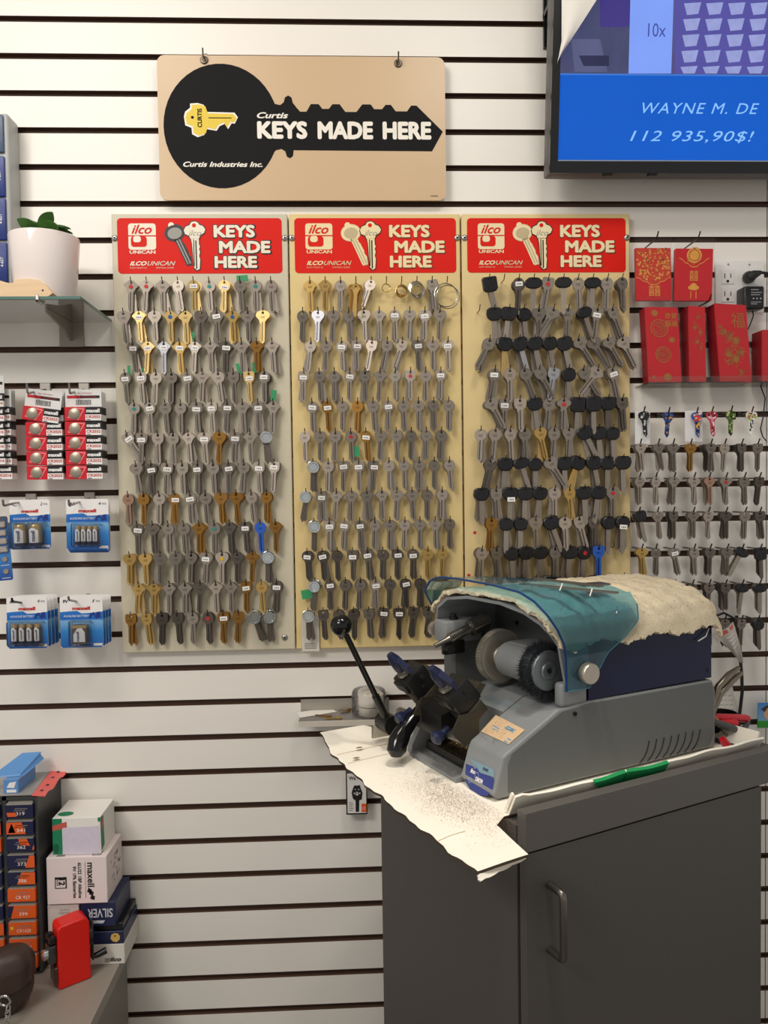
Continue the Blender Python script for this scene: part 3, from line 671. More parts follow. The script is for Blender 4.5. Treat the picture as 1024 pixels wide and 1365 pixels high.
for ri, (yy, xs, toks) in enumerate(ROWS):
    for j, (x, t) in enumerate(zip(xs, toks.split())):
        P = at(*c2(x, yy), KY)
        zs = Z0-PIT*(12+ri)
        wh = '%s hook of %s key row right of the boards' % (ORD[j], ORD[ri])
        peg(P.x, P.z+0.0022, 0.058, 'dark wire hook, %s in %s key row right of the boards' % (ORD[j], ORD[ri]), 'key hooks on the wall right of the boards')
        place_key(t, P, wh, 'keys on the wall right of the boards', 1.0, exr, 1, 0.0075)
spare(exr, 'spare_keys', 'spare keys stacked behind the front keys on the wall right of the boards')
# six printed keys
def pk(px, py, cols, label, seed):
    P = at(px, py, -0.05); rr = random.Random(seed)
    o = thing('printed_key', label, 'key', Matrix.Translation(P) @ Matrix.Rotation(math.radians(rr.uniform(-6, 6)), 4, 'Y'), group=None)
    k = link('key_body', mesh_of(key_mb(rr.choice('kr'), Matrix(), None, 0, 50), 'key_body', mat('printed_%d' % seed, cols[0], 0.3, 0, 0.05, 30)), o)
    K = Matrix.Diagonal((mm, mm, mm, 1))
    for i in range(30):
        r = rr.uniform(1.6, 3.8); y = rr.uniform(-44, -15) if i % 2 else rr.uniform(-13, 1); x = rr.uniform(-8, 8) if y > -13 else rr.uniform(-2.6, 2.6)
        if math.hypot(x, y) < r*.8+2.4: x = 5.5 if x > 0 else -5.5
        b = MB(); b.face([(p[0], -1.62-0.01*i, p[1]) for p in circ(x, y, r if y > -13 else min(r, 2), 8, min(r, 2.4)*1.1)], 0, K)
        link('print', mesh_of(b, 'print', mat('printed_%d_%d' % (seed, i % (len(cols)-1)), cols[1+i % (len(cols)-1)], 0.35)), o)
    P2 = P
    peg(P.x, P.z+0.0022, 0.054, 'dark wire hook holding the '+label.split(' printed')[0].split(' hanging')[0]+' key', 'hooks of the printed keys')
pk(*c1(133, 1135), [(22, 22, 24), (210, 210, 210), (40, 40, 42), (30, 30, 30)], 'black and white skull printed key hanging in front of a white card', 1)
pk(*c1(288, 1140), [(34, 52, 110), (190, 140, 80), (30, 34, 50), (60, 90, 150)], 'blue printed key with brown spots, second of the printed keys', 2)
pk(*c1(465, 1140), [(60, 84, 150), (214, 60, 40), (232, 176, 50), (240, 200, 190), (24, 24, 40)], 'multicoloured printed key in red yellow and blue, third of the printed keys', 3)
pk(*c1(560, 1135), [(190, 60, 80), (236, 220, 220), (120, 20, 40), (230, 150, 170)], 'pink and red printed key with white spots', 4)
pk(*c1(680, 1130), [(70, 92, 44), (30, 44, 26), (190, 200, 120), (110, 140, 60)], 'green camouflage printed key', 5)
pk(*c1(810, 1135), [(226, 228, 216), (150, 190, 70), (40, 40, 44), (190, 60, 110), (240, 240, 240)], 'white and lime printed key with black spots, rightmost of the printed keys', 6)
for (x0, y0, x1, y1), t in (((78, 1120, 172, 1325), 'white card behind the black skull key'), ((392, 1118, 500, 1310), 'white card behind the multicoloured printed key')):
    a = at(*c1(x0, y0), -0.040); d = at(*c1(x1, y1), -0.040)
    b = MB(); b.box((a.x, -0.0406, d.z), (d.x, -0.040, a.z)); tag(b.build('backing_card', mat('card_white', (232, 230, 230), 0.5)), t, 'card')

# red envelope packs
M_ER = mat('envelope_red', (208, 18, 34), 0.34, 0, 0.05, 14); M_ED = mat('envelope_edge', (150, 22, 34), 0.45, 0, 0.1, 60); M_GOLD = mat('foil_gold', (214, 160, 70), 0.28, 0.75, 0.2, 80); M_GOLD2 = mat('foil_dull', (186, 124, 62), 0.4, 0.4, 0.3, 80); M_YEL = mat('print_gold', (232, 170, 74), 0.4, 0, 0.25, 120)
M_BAG = clear('bag_clear', (250, 248, 248), 0.10, 0.985, 1.15)
def pack(q, Y, th, label, art, group, bag=True):
    "q: four pixels of the front face (tl, tr, br, bl)"
    tl, tr, br, bl = [at(x, y, Y) for x, y in q]
    o = thing('envelope_pack', label, 'envelopes', loc=((bl.x+br.x)/2, Y, min(bl.z, br.z)), group=group)
    w = (tr-tl).length; h = (tl-bl).length
    X = (tr-tl).normalized(); N = Vector((0, -1, 0)); Zv = X.cross(Vector((0, 1, 0))); Zv = (tl-bl).normalized()
    ctr = (tl+br)/2; F = frame(ctr, X, (0, 0, 1)); F = Matrix(((X.x, Zv.x, 0, ctr.x), (X.y, Zv.y, -1, ctr.y), (X.z, Zv.z, 0, ctr.z), (0, 0, 0, 1)))
    n = max(2, int(th/0.004))
    for i in range(n):
        t = th/n; b = MB(F); b.prism(rrect(-w/2, -h/2, w/2, h/2, 0.0015, 2), 'z', -i*t-t*0.8, -i*t); b.build('envelope', M_ER if i == 0 else M_ED, o)
    art(F, w, h, o)
    if bag:
        b = MB(F); g = 0.003
        b.grid(lambda u, v: ((u-.5)*(w+2*g), (v-.5)*h*1.0+0.009+(v-.5)*0.026, 0.0016+0.0008*math.sin(u*23+v*9)), 10, 12)
        b.build('clear_bag', M_BAG, o, fixn=False)
    return o
def scroll(b, cx, cy, r, z, rr, n=7):
    for i in range(n):
        a = rr.uniform(0, 6.28); d = r*rr.uniform(0.1, 1); x, y = cx+d*math.cos(a), cy+d*math.sin(a); s = r*rr.uniform(0.15, 0.36); st = rr.uniform(0, 6.28)
        p = [(x+s*math.cos(st+t*0.5), y+s*math.sin(st+t*0.5)) for t in range(9)]; q = [(x+s*0.72*math.cos(st+t*0.5), y+s*0.72*math.sin(st+t*0.5)) for t in range(8, -1, -1)]
        b.face([(u, v, z) for u, v in p+q])
def ringp(b, cx, cy, r, t, z, n=24):
    for i in range(n):
        a0, a1 = 2*PI*i/n, 2*PI*(i+1)/n
        b.face([(cx+r*math.cos(a0), cy+r*math.sin(a0), z), (cx+r*math.cos(a1), cy+r*math.sin(a1), z), (cx+(r-t)*math.cos(a1), cy+(r-t)*math.sin(a1), z), (cx+(r-t)*math.cos(a0), cy+(r-t)*math.sin(a0), z)])
def lobed(w, y0, drop, n=26):
    out = []
    for i in range(n+1):
        u = -1+2*i/n; out.append((u*w/2, y0-drop*(1-abs(u))**0.8 - 0.12*drop*abs(math.sin(u*PI*2.5))))
    return out
def art_a(F, w, h, o):
    rr = random.Random(3); f = MB(F); up = lobed(w*0.98, -h*0.02, h*0.17); f.face([(x, y, 0.0003) for x, y in [(w*0.49, h*0.49), (-w*0.49, h*0.49)]+up]); f.build('printed_flap', mat('flap_red_gold', (206, 62, 40), 0.4, 0, 0.4, 160), o, fixn=False)
    f = MB(F); scr_ = up+[(x, y-0.0016) for x, y in up[::-1]]; f.face([(x, y, 0.0005) for x, y in scr_])
    for i in range(120):
        x = rr.uniform(-.47, .47)*w; y = rr.uniform(-.1, .49)*h
        if y < -h*0.02-h*0.17*(1-abs(x/w*2))+0.004: continue
        s = rr.uniform(0.0016, 0.0046); st = rr.uniform(0, 6); f.face([(x+s*math.cos(st), y+s*math.sin(st), 0.0006), (x+s*math.cos(st+1.2), y+s*math.sin(st+1.2), 0.0006), (x+s*math.cos(st+2.2), y+s*math.sin(st+2.2), 0.0006), (x+s*.4*math.cos(st+4), y+s*.4*math.sin(st+4), 0.0006)])
    f.build('gold_print', M_YEL, o, fixn=False); text('囍', F @ Matrix.Translation((w*0.02, -h*0.31, 0.0006)), w*0.34, h*0.21, M_YEL, o)
def art_b(F, w, h, o):
    f = MB(F); up = lobed(w*0.8, h*0.36, h*0.20); f.face([(x, y, 0.0004) for x, y in up+[(x, y-0.0018) for x, y in up[::-1]]])
    ringp(f, 0, h*0.37, w*0.2, w*0.05, 0.0005); rr = random.Random(5); scroll(f, 0, h*0.35, w*0.2, 0.0005, rr, 12)
    f.face([(x, y, 0.0006) for x, y in circ(0, h*0.37, w*0.13, 16)])
    for x in (-0.08, 0.06): f.face([(w*x, -h*0.32, 0.0005), (w*(x+.02), -h*0.32, 0.0005), (w*(x+.02), -h*0.46, 0.0005), (w*x, -h*0.46, 0.0005)])
    f.face([(x, y, 0.0005) for x, y in circ(0, -h*0.25, w*0.15, 14, h*0.05)]); f.face([(x, y, 0.0006) for x, y in circ(0, -h*0.22, w*0.09, 14, h*0.06)])
    f.build('gold_print', M_YEL, o, fixn=False); text('囍', F @ Matrix.Translation((0, -h*0.02, 0.0006)), w*0.23, h*0.2, M_YEL, o)
def art_c(F, w, h, o):
    rr = random.Random(8); f = MB(F)
    for cx, cy, r in ((-.1, .22, .27), (-.02, -.13, .24)): ringp(f, w*cx, h*cy, w*r, w*0.03, 0.0005); ringp(f, w*cx, h*cy, w*r*0.7, w*0.02, 0.0005); scroll(f, w*cx, h*cy, w*r*0.7, 0.0006, rr, 14)
    for cx, cy, r in ((-.22, .42, .1), (.27, .07, .09), (.08, -.43, .12), (-.35, -.43, .05)): f.face([(x, y, 0.0005) for x, y in circ(w*cx, h*cy, w*r, 12)])
    f.build('gold_print', M_GOLD2, o, fixn=False); text('恭賀', F @ Matrix.Translation((w*0.27, h*0.385, 0.0006)), w*0.36, h*0.085, M_GOLD, o); text('囍福', F @ Matrix.Translation((w*0.27, h*0.285, 0.0006)), w*0.36, h*0.085, M_GOLD, o)
def art_d(F, w, h, o):
    rr = random.Random(9); f = MB(F); [(scroll(f, w*cx, h*cy, w*r, 0.0005, rr, 16), f.face([(x, y, 0.0004) for x, y in circ(w*cx, h*cy, w*r*0.4, 9)])) for cx, cy, r in ((.1, .36, .2), (-.12, .22, .24), (.2, .16, .22), (.02, .03, .26), (.24, -.04, .18))]; f.build('gold_print', M_GOLD2, o, fixn=False)
def art_e(F, w, h, o):
    rr = random.Random(10); f = MB(F)
    for cx, cy, r in ((-.28, .14, .2), (-.1, .08, .2), (.1, .03, .24), (-.18, -.14, .24), (.05, -.2, .26), (.22, -.12, .2), (.2, -.36, .16), (-.36, .2, .1)): scroll(f, w*cx, h*cy, w*r, 0.0005, rr, 14); f.face([(x, y, 0.0004) for x, y in circ(w*cx, h*cy, w*r*0.42, 9)])
    f.build('gold_print', M_GOLD2, o, fixn=False); text('福', F @ Matrix.Translation((w*0.2, h*0.3, 0.0006)), w*0.42, h*0.2, M_GOLD2, o)
pack([c1(78, 95), c1(300, 95), c1(310, 428), c1(84, 425)], -0.055, 0.008, 'red envelope pack with dense gold flap hanging in a clear bag', art_a, None)
pack([c1(336, 98), c1(572, 100), c1(558, 430), c1(328, 425)], -0.058, 0.010, 'red envelope pack with gold tassel print hanging right of the gold flap pack', art_b, None)
for x, t in ((190, 'left'), (448, 'right')):
    P = at(*c1(x, 58), -0.05); peg(P.x, P.z, 0.075, 'metal hook carrying the %s bagged red envelope pack' % t, None)
pack([c1(150, 468), c1(356, 472), c1(362, 940), c1(176, 940)], -0.055, 0.034, 'long red envelope pack with two gold medallions, leftmost in the tray', art_c, None)
pack([c1(408, 462), c1(512, 470), c1(530, 938), c1(416, 938)], -0.055, 0.044, 'long red envelope pack with faint gold blossoms, second in the tray', art_d, None)
pack([c1(566, 450), c1(764, 462), c1(822, 938), c1(604, 940)], -0.062, 0.042, 'long red envelope pack with gold dragon, third in the tray and tilted', art_e, None)
pack([c1(872, 612), c1(1080, 615), c1(1090, 936), c1(872, 938)], -0.055, 0.044, 'red envelope pack cut by the picture edge, rightmost in the tray', art_d, None)
M_ACR = clear('acrylic_clear', (246, 244, 240), 0.05, 0.975, 1.25)
zt = at(*c1(300, 946), -0.055).z; xa = at(*c1(140, 950), -0.055).x
tr = thing('envelope_tray', 'clear acrylic tray holding the row of long red envelope packs', 'tray', loc=(xa, 0, zt-0.003))
b = MB(); b.box((xa, -0.075, zt-0.003), (xa+0.34, 0.0, zt)); b.build('base', M_ACR, tr)
b = MB(); b.box((xa, -0.0775, zt-0.003), (xa+0.34, -0.075, zt+0.012)); b.build('front_lip', M_ACR, tr)
P = at(*c1(515, 445), -0.05); peg(P.x, P.z, 0.075, 'dark hook tip showing above the long red envelope packs', None)

# outlet and plugs
OY = -0.004
def oq(x0, y0, x1, y1, Y): a = at(*c1(x0, y1), Y); d = at(*c1(x1, y0), Y); return a.x, a.z, d.x, d.z
ol = thing('outlet_plate', 'white two-gang outlet plate right of the red envelopes', 'outlet', loc=at(*c1(730, 500), 0))
x0, z0, x1, z1 = oq(580, 178, 886, 506, OY); M_OUT = mat('outlet_white', (232, 230, 228), 0.35)
b = MB(); b.rbox((x0, -0.007, z0), (x1, -0.001, z1), 0.002, 2); b.build('plate', M_OUT, ol)
M_DK = mat('slot_dark', (22, 20, 20), 0.7)
for (cx, cy) in ((660, 285), (660, 398)):
    x0, z0, x1, z1 = oq(cx-40, cy-55, cx+42, cy+40, -0.007); b = MB(); b.rbox((x0, -0.0085, z0), (x1, -0.0065, z1), 0.0012, 1); s = b.build('socket', M_OUT, ol)
    b = MB()
    for dx, w_, y0, y1 in ((-18, 5, -30, 2), (20, 5, -28, 0)): xx0, zz0, xx1, zz1 = oq(cx+dx-w_/2, cy+y0, cx+dx+w_/2, cy+y1, -0.0088); b.box((xx0, -0.0088, zz0), (xx1, -0.008, zz1))
    xx0, zz0, xx1, zz1 = oq(cx-8, cy+10, cx+10, cy+30, -0.0088); b.prism(circ((xx0+xx1)/2, (zz0+zz1)/2, (xx1-xx0)/2, 10), 'y', -0.0088, -0.008); b.build('slots', M_DK, s)
for (cx, cy) in ((663, 200), (796, 202)):
    p = at(*c1(cx, cy), -0.007); b = MB(); b.lathe([(0.0022, 0), (0.0022, -0.001), (0.0001, -0.0015)], 10, 'y', c=(p.x, -0.007, p.z)); b.build('screw', M_SCREW, ol)
ad = thing('power_adapter', 'black boxy power adapter plugged into the white outlet', 'adapter', loc=at(*c1(820, 480), -0.01))
x0, z0, x1, z1 = oq(757, 338, 884, 482, -0.04)
b = MB(); b.rbox((x0, -0.045, z0), (x1, -0.0087, z1), 0.004, 3); b.build('body', M_BLK, ad)
b = MB()
for i, (a, w_) in enumerate(((0.82, .42), (0.70, .6), (0.60, .5), (0.28, .55), (0.2, .35))):
    z = z0+(z1-z0)*a; b.face([(x0+(x1-x0)*0.32, -0.0455, z), (x0+(x1-x0)*(0.32+w_*0.9), -0.0455, z), (x0+(x1-x0)*(0.32+w_*.9), -0.0455, z+0.0013), (x0+(x1-x0)*0.32, -0.0455, z+0.0013)])
for u in (.45, .62, .8): b.face([(x0+(x1-x0)*u+p[0], -0.0455, z0+(z1-z0)*0.45+p[1]) for p in circ(0, 0, 0.0018, 8)])
b.build('label_print', mat('adapter_print', (168, 168, 172), 0.5), ad, fixn=False)
W = lambda x, y, Y=-0.02: at(*c1(x, y), Y)
b = MB(); b.tube([W(812, 478, -0.025), W(822, 520, -0.025), W(800, 580, -0.02), W(770, 640, -0.012), W(850, 800, -0.008), W(866, 960, -0.008), W(895, 1040, -0.008), W(882, 1160, -0.012), W(866, 1230, -0.012), at(*c2(880, 10), -0.010), at(*c2(905, 40), -0.006)], 0.0013, 6); b.build('cord', M_BLK2, ad)
pl = thing('power_plug', 'black rubber plug with cable in the upper outlet socket', 'plug', loc=W(810, 290, -0.01))
b = MB(); b.tube([W(790, 282, -0.009), W(796, 280, -0.022), W(800, 278, -0.034)], [0.013, 0.0135, 0.011], 12); b.tube([W(795, 280, -0.028), W(830, 262, -0.034), W(868, 250, -0.034)], [0.011, 0.009, 0.0045], 10); b.build('plug_body', M_BLK2, pl)
b = MB(); b.tube([W(866, 250, -0.034), W(910, 256, -0.034), W(1000, 262, -0.034)], 0.0032, 8); b.build('cable', M_BLK2, pl)

# things on the wall behind the machine's right end
b = MB(); P = lambda x, y, Y=-0.03: at(900+x/6.823, 860+y/6.823, Y)
b.tube([P(560, -270, -.012), P(585, -100, -.02), P(597, 160, -.03), P(608, 280, -.034), P(612, 420, -.034), P(596, 560, -.03), P(585, 640, -.03), P(580, 760, -.03)], 0.0036, 8)
tag(b.build('power_cable', M_BLK2), 'thick black cable hanging down the wall right of the machine', 'cable')
b = MB(); b.tube([at(952, 822, -0.03), at(965, 817, -0.035), at(975, 822, -0.035), at(982, 836, -0.02), at(984, 850, -0.012)], 0.0026, 8); tag(b.build('cable_loop', M_BLK2), 'short black cable arching beside the fleece corner', 'cable')
a = [at(x, y, -0.022) for x, y in ((948, 922), (975, 910), (987, 958), (988, 985), (940, 985))]
b = MB(); b.prism([(p.x, p.z) for p in a], 'y', -0.0226, -0.022); o = tag(b.build('paper_note', MATS['paper_white']), 'white handwritten paper note on the wall behind the tool cup', 'paper')
b = MB(); rr = random.Random(4)
for i in range(8):
    y = 922+i*6.2; x = 952
    while x < 972+i*1.2:
        w_ = rr.uniform(2, 6); p = at(x, y, -0.0228); q = at(x+w_, y-1.2, -0.0228); b.face([(p.x, -0.0228, p.z), (q.x, -0.0228, q.z), (q.x, -0.0228, q.z+0.0011), (p.x, -0.0228, p.z+0.0011)]); x += w_+1.4
b.build('handwriting', mat('ink_grey', (150, 150, 168), 0.6), o, fixn=False)
def crumple(u, v):
    p = at(953+u*34+v*6, 850-u*22+(v*(58 if u > .5 else 38)), -0.075+0.008*math.sin(u*5+v*3)); return p
def tagp(u, v):
    L = Vector(at(953+v*33, 848+v*26+(v**3)*9, -0.085)); R = Vector(at(978+v*16-(v**2)*4, 829+v*38+(v**2)*16, -0.09)); p = L.lerp(R, u); p.y += 0.004*math.sin(7*u+4*v); return p
b = MB(); b.grid(tagp, 8, 10, 0.0004); o = tag(b.build('price_tag', mat('tag_grey', (190, 184, 176), 0.3, 0, 0.06, 60)), 'crumpled grey plastic tag printed with red hanging over the black cable', 'tag')
b = MB(); b.grid(lambda u, v: tagp(0.12+u*0.8, 0.03+v*0.12)+Vector((0, -0.0008, 0)), 4, 2); b.build('red_print', mat('tag_red', (196, 96, 84), 0.5), o, fixn=False)
b = MB()
for i in range(4): b.grid(lambda u, v, i=i: tagp(0.3+u*0.5, 0.26+i*0.11+v*0.04)+Vector((0, -0.0008, 0)), 4, 1)
b.build('text_lines', mat('tag_text', (226, 222, 216), 0.5), o, fixn=False)
# picture keyring on the seam
kr = thing('picture_tag', 'small picture tag with a blue sky and green band at the right picture edge', 'tag', loc=at(1019, 972, -0.03))
def tq(x0, y0, x1, y1, Y): a = at(x0, y1, Y); d = at(x1, y0, Y); return a.x, a.z, d.x, d.z
x0, z0, x1, z1 = tq(1010, 936, 1042, 970, -0.03)
b = MB(); b.rbox((x0, -0.033, z0), (x1, -0.029, z1), 0.0015, 2); b.build('panel', gradmat('tag_sky', [(0, (150, 196, 226)), (1, (40, 130, 204))]), kr)
x0, z0, x1, z1 = tq(1009.5, 960, 1043, 970.5, -0.0335); b = MB(); b.rbox((x0, -0.0345, z0), (x1, -0.0325, z1), 0.001, 1); b.build('green_band', mat('tag_band', (44, 148, 44), 0.4), kr)
p = at(1026, 951, -0.0336); b = MB(); b.face([(p.x+q[0], -0.0336, p.z+q[1]) for q in circ(0, 0, 0.013, 14, 0.015)]); b.build('print', mat('tag_skin', (216, 170, 130), 0.5), kr, fixn=False)
b = MB(); p = at(1021, 944, -0.0338); b.face([(p.x+q[0], -0.0338, p.z+q[1]) for q in ((-0.011, -0.002), (0.002, 0.006), (0.018, 0.007), (0.02, 0.003), (0.003, 0.0), (-0.002, -0.009), (-0.006, -0.005))]); b.build('print', mat('tag_dark', (70, 56, 48), 0.5), kr, fixn=False)

# ---------------------------------------------------------------- battery packs on the left wall
CT = lambda x, y: (0+x/6.4, 500+y/6.4)
def slat_hook(pp, bend, tip, label, L, group='metal hooks of the battery packs', wire=None):
    "slatwall hook: plate in the slot at pixel pp, wire along the depth to its bend, then a raised tip"
    x = at(*pp, 0).x; zs = at(*pp, 0).z; B = at(*bend, -L); T = at(*tip, -L)
    L = min(.16, max(.05, L)); o = thing('wall_hook', label, 'hook', loc=(x, 0, zs), group=group)
    M_CH = mat('hook_chrome', (150, 146, 140), 0.25, 0.9, 0.1, 60); zw = B.z
    b = MB(); b.tube([(x, -0.001, zs-.008), (x, -L*.97, zw), (x, -L, zw+.0015), (x, -L-.002, T.z)], 0.0023, 8); b.build('wire', wire or M_CH, o)
    b = MB(); b.rbox((x-0.011, -0.005, zs-0.014), (x+0.011, 0.003, zs+0.005), 0.001, 1); b.box((x-.003, -.003, zw-.002), (x+.003, 0, zs)); b.build('plate', mat('plate_steel', (176, 170, 162), 0.4, 0.6), o)
    b = MB(); b.rbox((x-0.012, -0.010, zs-0.018), (x+0.012, -0.003, zs-0.0145), 0.001, 1); b.build('flange', mat('plate_steel', (176, 170, 162)), o)
    return o
M_WPR = mat('pack_white', (240, 238, 236), 0.35); M_RPR = mat('pack_red', (206, 28, 44), 0.3, 0, 0.05, 50); M_KPR = mat('pack_black', (26, 24, 26), 0.35); M_RTX = mat('pack_red_text', (200, 50, 44), 0.4)
M_COIN = mat('coin_steel', (170, 158, 142), 0.35, 0.75, 0.2, 120); M_CARDG = mat('pack_grey', (206, 204, 202), 0.4)
def coin_card(o, M, w, seg, ntag, txt, full=True, first=0, last=5):
    "card of blistered coin cells; local x right, z up, origin at top left of the first blister"
    F = M @ Matrix.Rotation(PI/2, 4, 'X'); d = 0.0060
    if ntag:
        b = MB(M); b.box((0, 0.0, -0.001), (w, 0.0012, ntag)); b.build('hang_tag', M_WPR, o)
        b = MB(M); b.face([(w*0.05, -0.0003, ntag*.50), (w*.95, -0.0003, ntag*.50), (w*.95, -0.0003, ntag*.66), (w*.05, -0.0003, ntag*.66)]); b.build('tag_stripe', M_KPR, o, fixn=False)
        b = MB(M); b.face([(w*0.05, -0.0005, ntag*.50), (w*.42, -0.0005, ntag*.50), (w*.42, -0.0005, ntag*.66), (w*.05, -0.0005, ntag*.66)]); b.build('tag_stripe', M_RPR, o, fixn=False)
        if full:
            text('for Calculator', F @ Matrix.Translation((w*.55, ntag*.8, 0.0006)), w*.4, ntag*.08, M_RTX, o); text('LITHIUM', F @ Matrix.Translation((w*.66, ntag*.58, 0.0008)), w*.36, ntag*.08, M_RPR, o)
            b = MB(M); rr = random.Random(2); x = w*.3
            while x < w*.7: t = rr.uniform(.0005, .0014); b.face([(x, -0.0004, ntag*.12), (x+t, -0.0004, ntag*.12), (x+t, -0.0004, ntag*.42), (x, -0.0004, ntag*.42)]); x += t+rr.uniform(.0006, .0014)
            b.build('barcode', M_KPR, o, fixn=False)
    for i in range(first, last):
        z1 = -i*seg; z0 = z1-seg*0.93; zm = z0+(z1-z0)*0.44; xm = w*.57
        b = MB(M); b.box((0, -d, z0), (xm, 0.001, z1), 0); b.box((xm, -d, z0), (w, 0.001, zm), 1); b.box((xm, -d, zm), (w, 0.001, z1), 2)
        bl = b.build('blister', [M_RPR, M_WPR, M_KPR], o)
        if not full: continue
        b = MB(M); p = [(xm*.12, z0+seg*.2), (xm*.5, z1-seg*.06), (xm*.97, z1-seg*.12), (xm*.66, z0+seg*.06)]; q = [(xm*.5+(x-xm*.5)*.86, (z0+z1)/2+(z-(z0+z1)/2)*.84) for x, z in p]
        for k in range(4): k2 = (k+1) % 4; b.face([(p[k][0], -d-.0002, p[k][1]), (p[k2][0], -d-.0002, p[k2][1]), (q[k2][0], -d-.0002, q[k2][1]), (q[k][0], -d-.0002, q[k][1])])
        b.build('frame_print', mat('pack_pink', (240, 150, 150), 0.4), bl, fixn=False)
        b = MB(M); b.lathe([(0, -0.0019), (seg*.35, -0.0019), (seg*.39, -0.0012), (seg*.39, 0)], 20, 'y', c=(xm*.47, -d, (z0+z1)/2)); b.build('coin_cell', M_COIN, bl)
        text('maxell', F @ Matrix.Translation(((xm+w)/2, (zm+z1)/2, d+.0004)), (w-xm)*.86, (z1-zm)*.5, M_WPR, bl, 0, 0.05)
        text(txt, F @ Matrix.Translation(((xm+w)/2, z0+(zm-z0)*.62, d+.0004)), (w-xm)*.9, (zm-z0)*.46, M_RTX, bl, 0, 0.02)
        b = MB(M); b.face([(xm+.002, -d-.0003, z0+.0008), (xm+.010, -d-.0003, z0+.0008), (xm+.010, -d-.0003, z0+.0022), (xm+.002, -d-.0003, z0+.0022)]); b.build('print', M_KPR, bl, fixn=False)
def coin_stack(px, py, Y, txt, n, labels, tilt0=False, w=0.073, seg=0.0298, grp=None, dn=0.0092):
    for i in range(n):
        T = at(px, py, Y)+Vector((0, dn*i, 0)); M = Matrix.Translation(T)
        o = thing('battery_card', labels[i], 'batteries', M, group=grp)
        if tilt0 and i == 0:
            coin_card(o, M @ Matrix.Translation((-0.002, -0.003, 0.004)) @ Matrix.Rotation(math.radians(8), 4, 'Y'), w, seg, 0.036, txt, True, 0, 1)
            coin_card(o, M, w, seg, 0, txt, True, 1, 5)
        else: coin_card(o, M, w, seg, 0.036, txt, i == 0)
pos = ['front', 'second', 'third', 'rearmost']
coin_stack(87.3, 543, -0.062, 'CR2032', 4, [p_+' card of CR2032 coin cells in the right stack on the left wall' for p_ in pos])
coin_stack(34.8, 543.5, -0.062, 'CR2025', 4, ['front card of CR2025 coin cells with its top cell torn loose and tilted']+[p_+' card of CR2025 coin cells behind the torn front card' for p_ in pos[1:]], True)
coin_stack(-33.5, 543, -0.062, 'CR2016', 3, [p_+' card of CR2016 coin cells cut by the left picture edge' for p_ in pos[:3]])
coin_stack(-36, 525, -0.074, 'CR2016', 1, ['CR2016 coin card hanging frontmost and higher at the left picture edge'], w=0.062, seg=0.0290)
slat_hook((61, 514), (39, 524), (36, 511.5), 'chrome hook carrying the torn CR2025 coin cell cards', .095)
slat_hook((112.5, 514), (94, 524), (91, 511), 'chrome hook carrying the CR2032 coin cell cards', .088)
M_BLU = gradmat('pack_blue', [(0, (18, 88, 168)), (0.45, (40, 128, 200)), (0.72, (122, 178, 222)), (0.78, (14, 96, 184)), (1, (30, 120, 204))])
M_BLS = clear('blister_clear', (248, 250, 252), 0.08, 0.98, 1.2)
M_BGD = mat('battery_gold', (176, 150, 104), 0.3, 0.7, 0.1, 40); M_BWH = mat('battery_white', (222, 220, 222), 0.35); M_BDK = mat('battery_navy', (30, 32, 66), 0.35, 0.2); M_BBR = mat('battery_brown', (104, 84, 58), 0.35, 0.5)
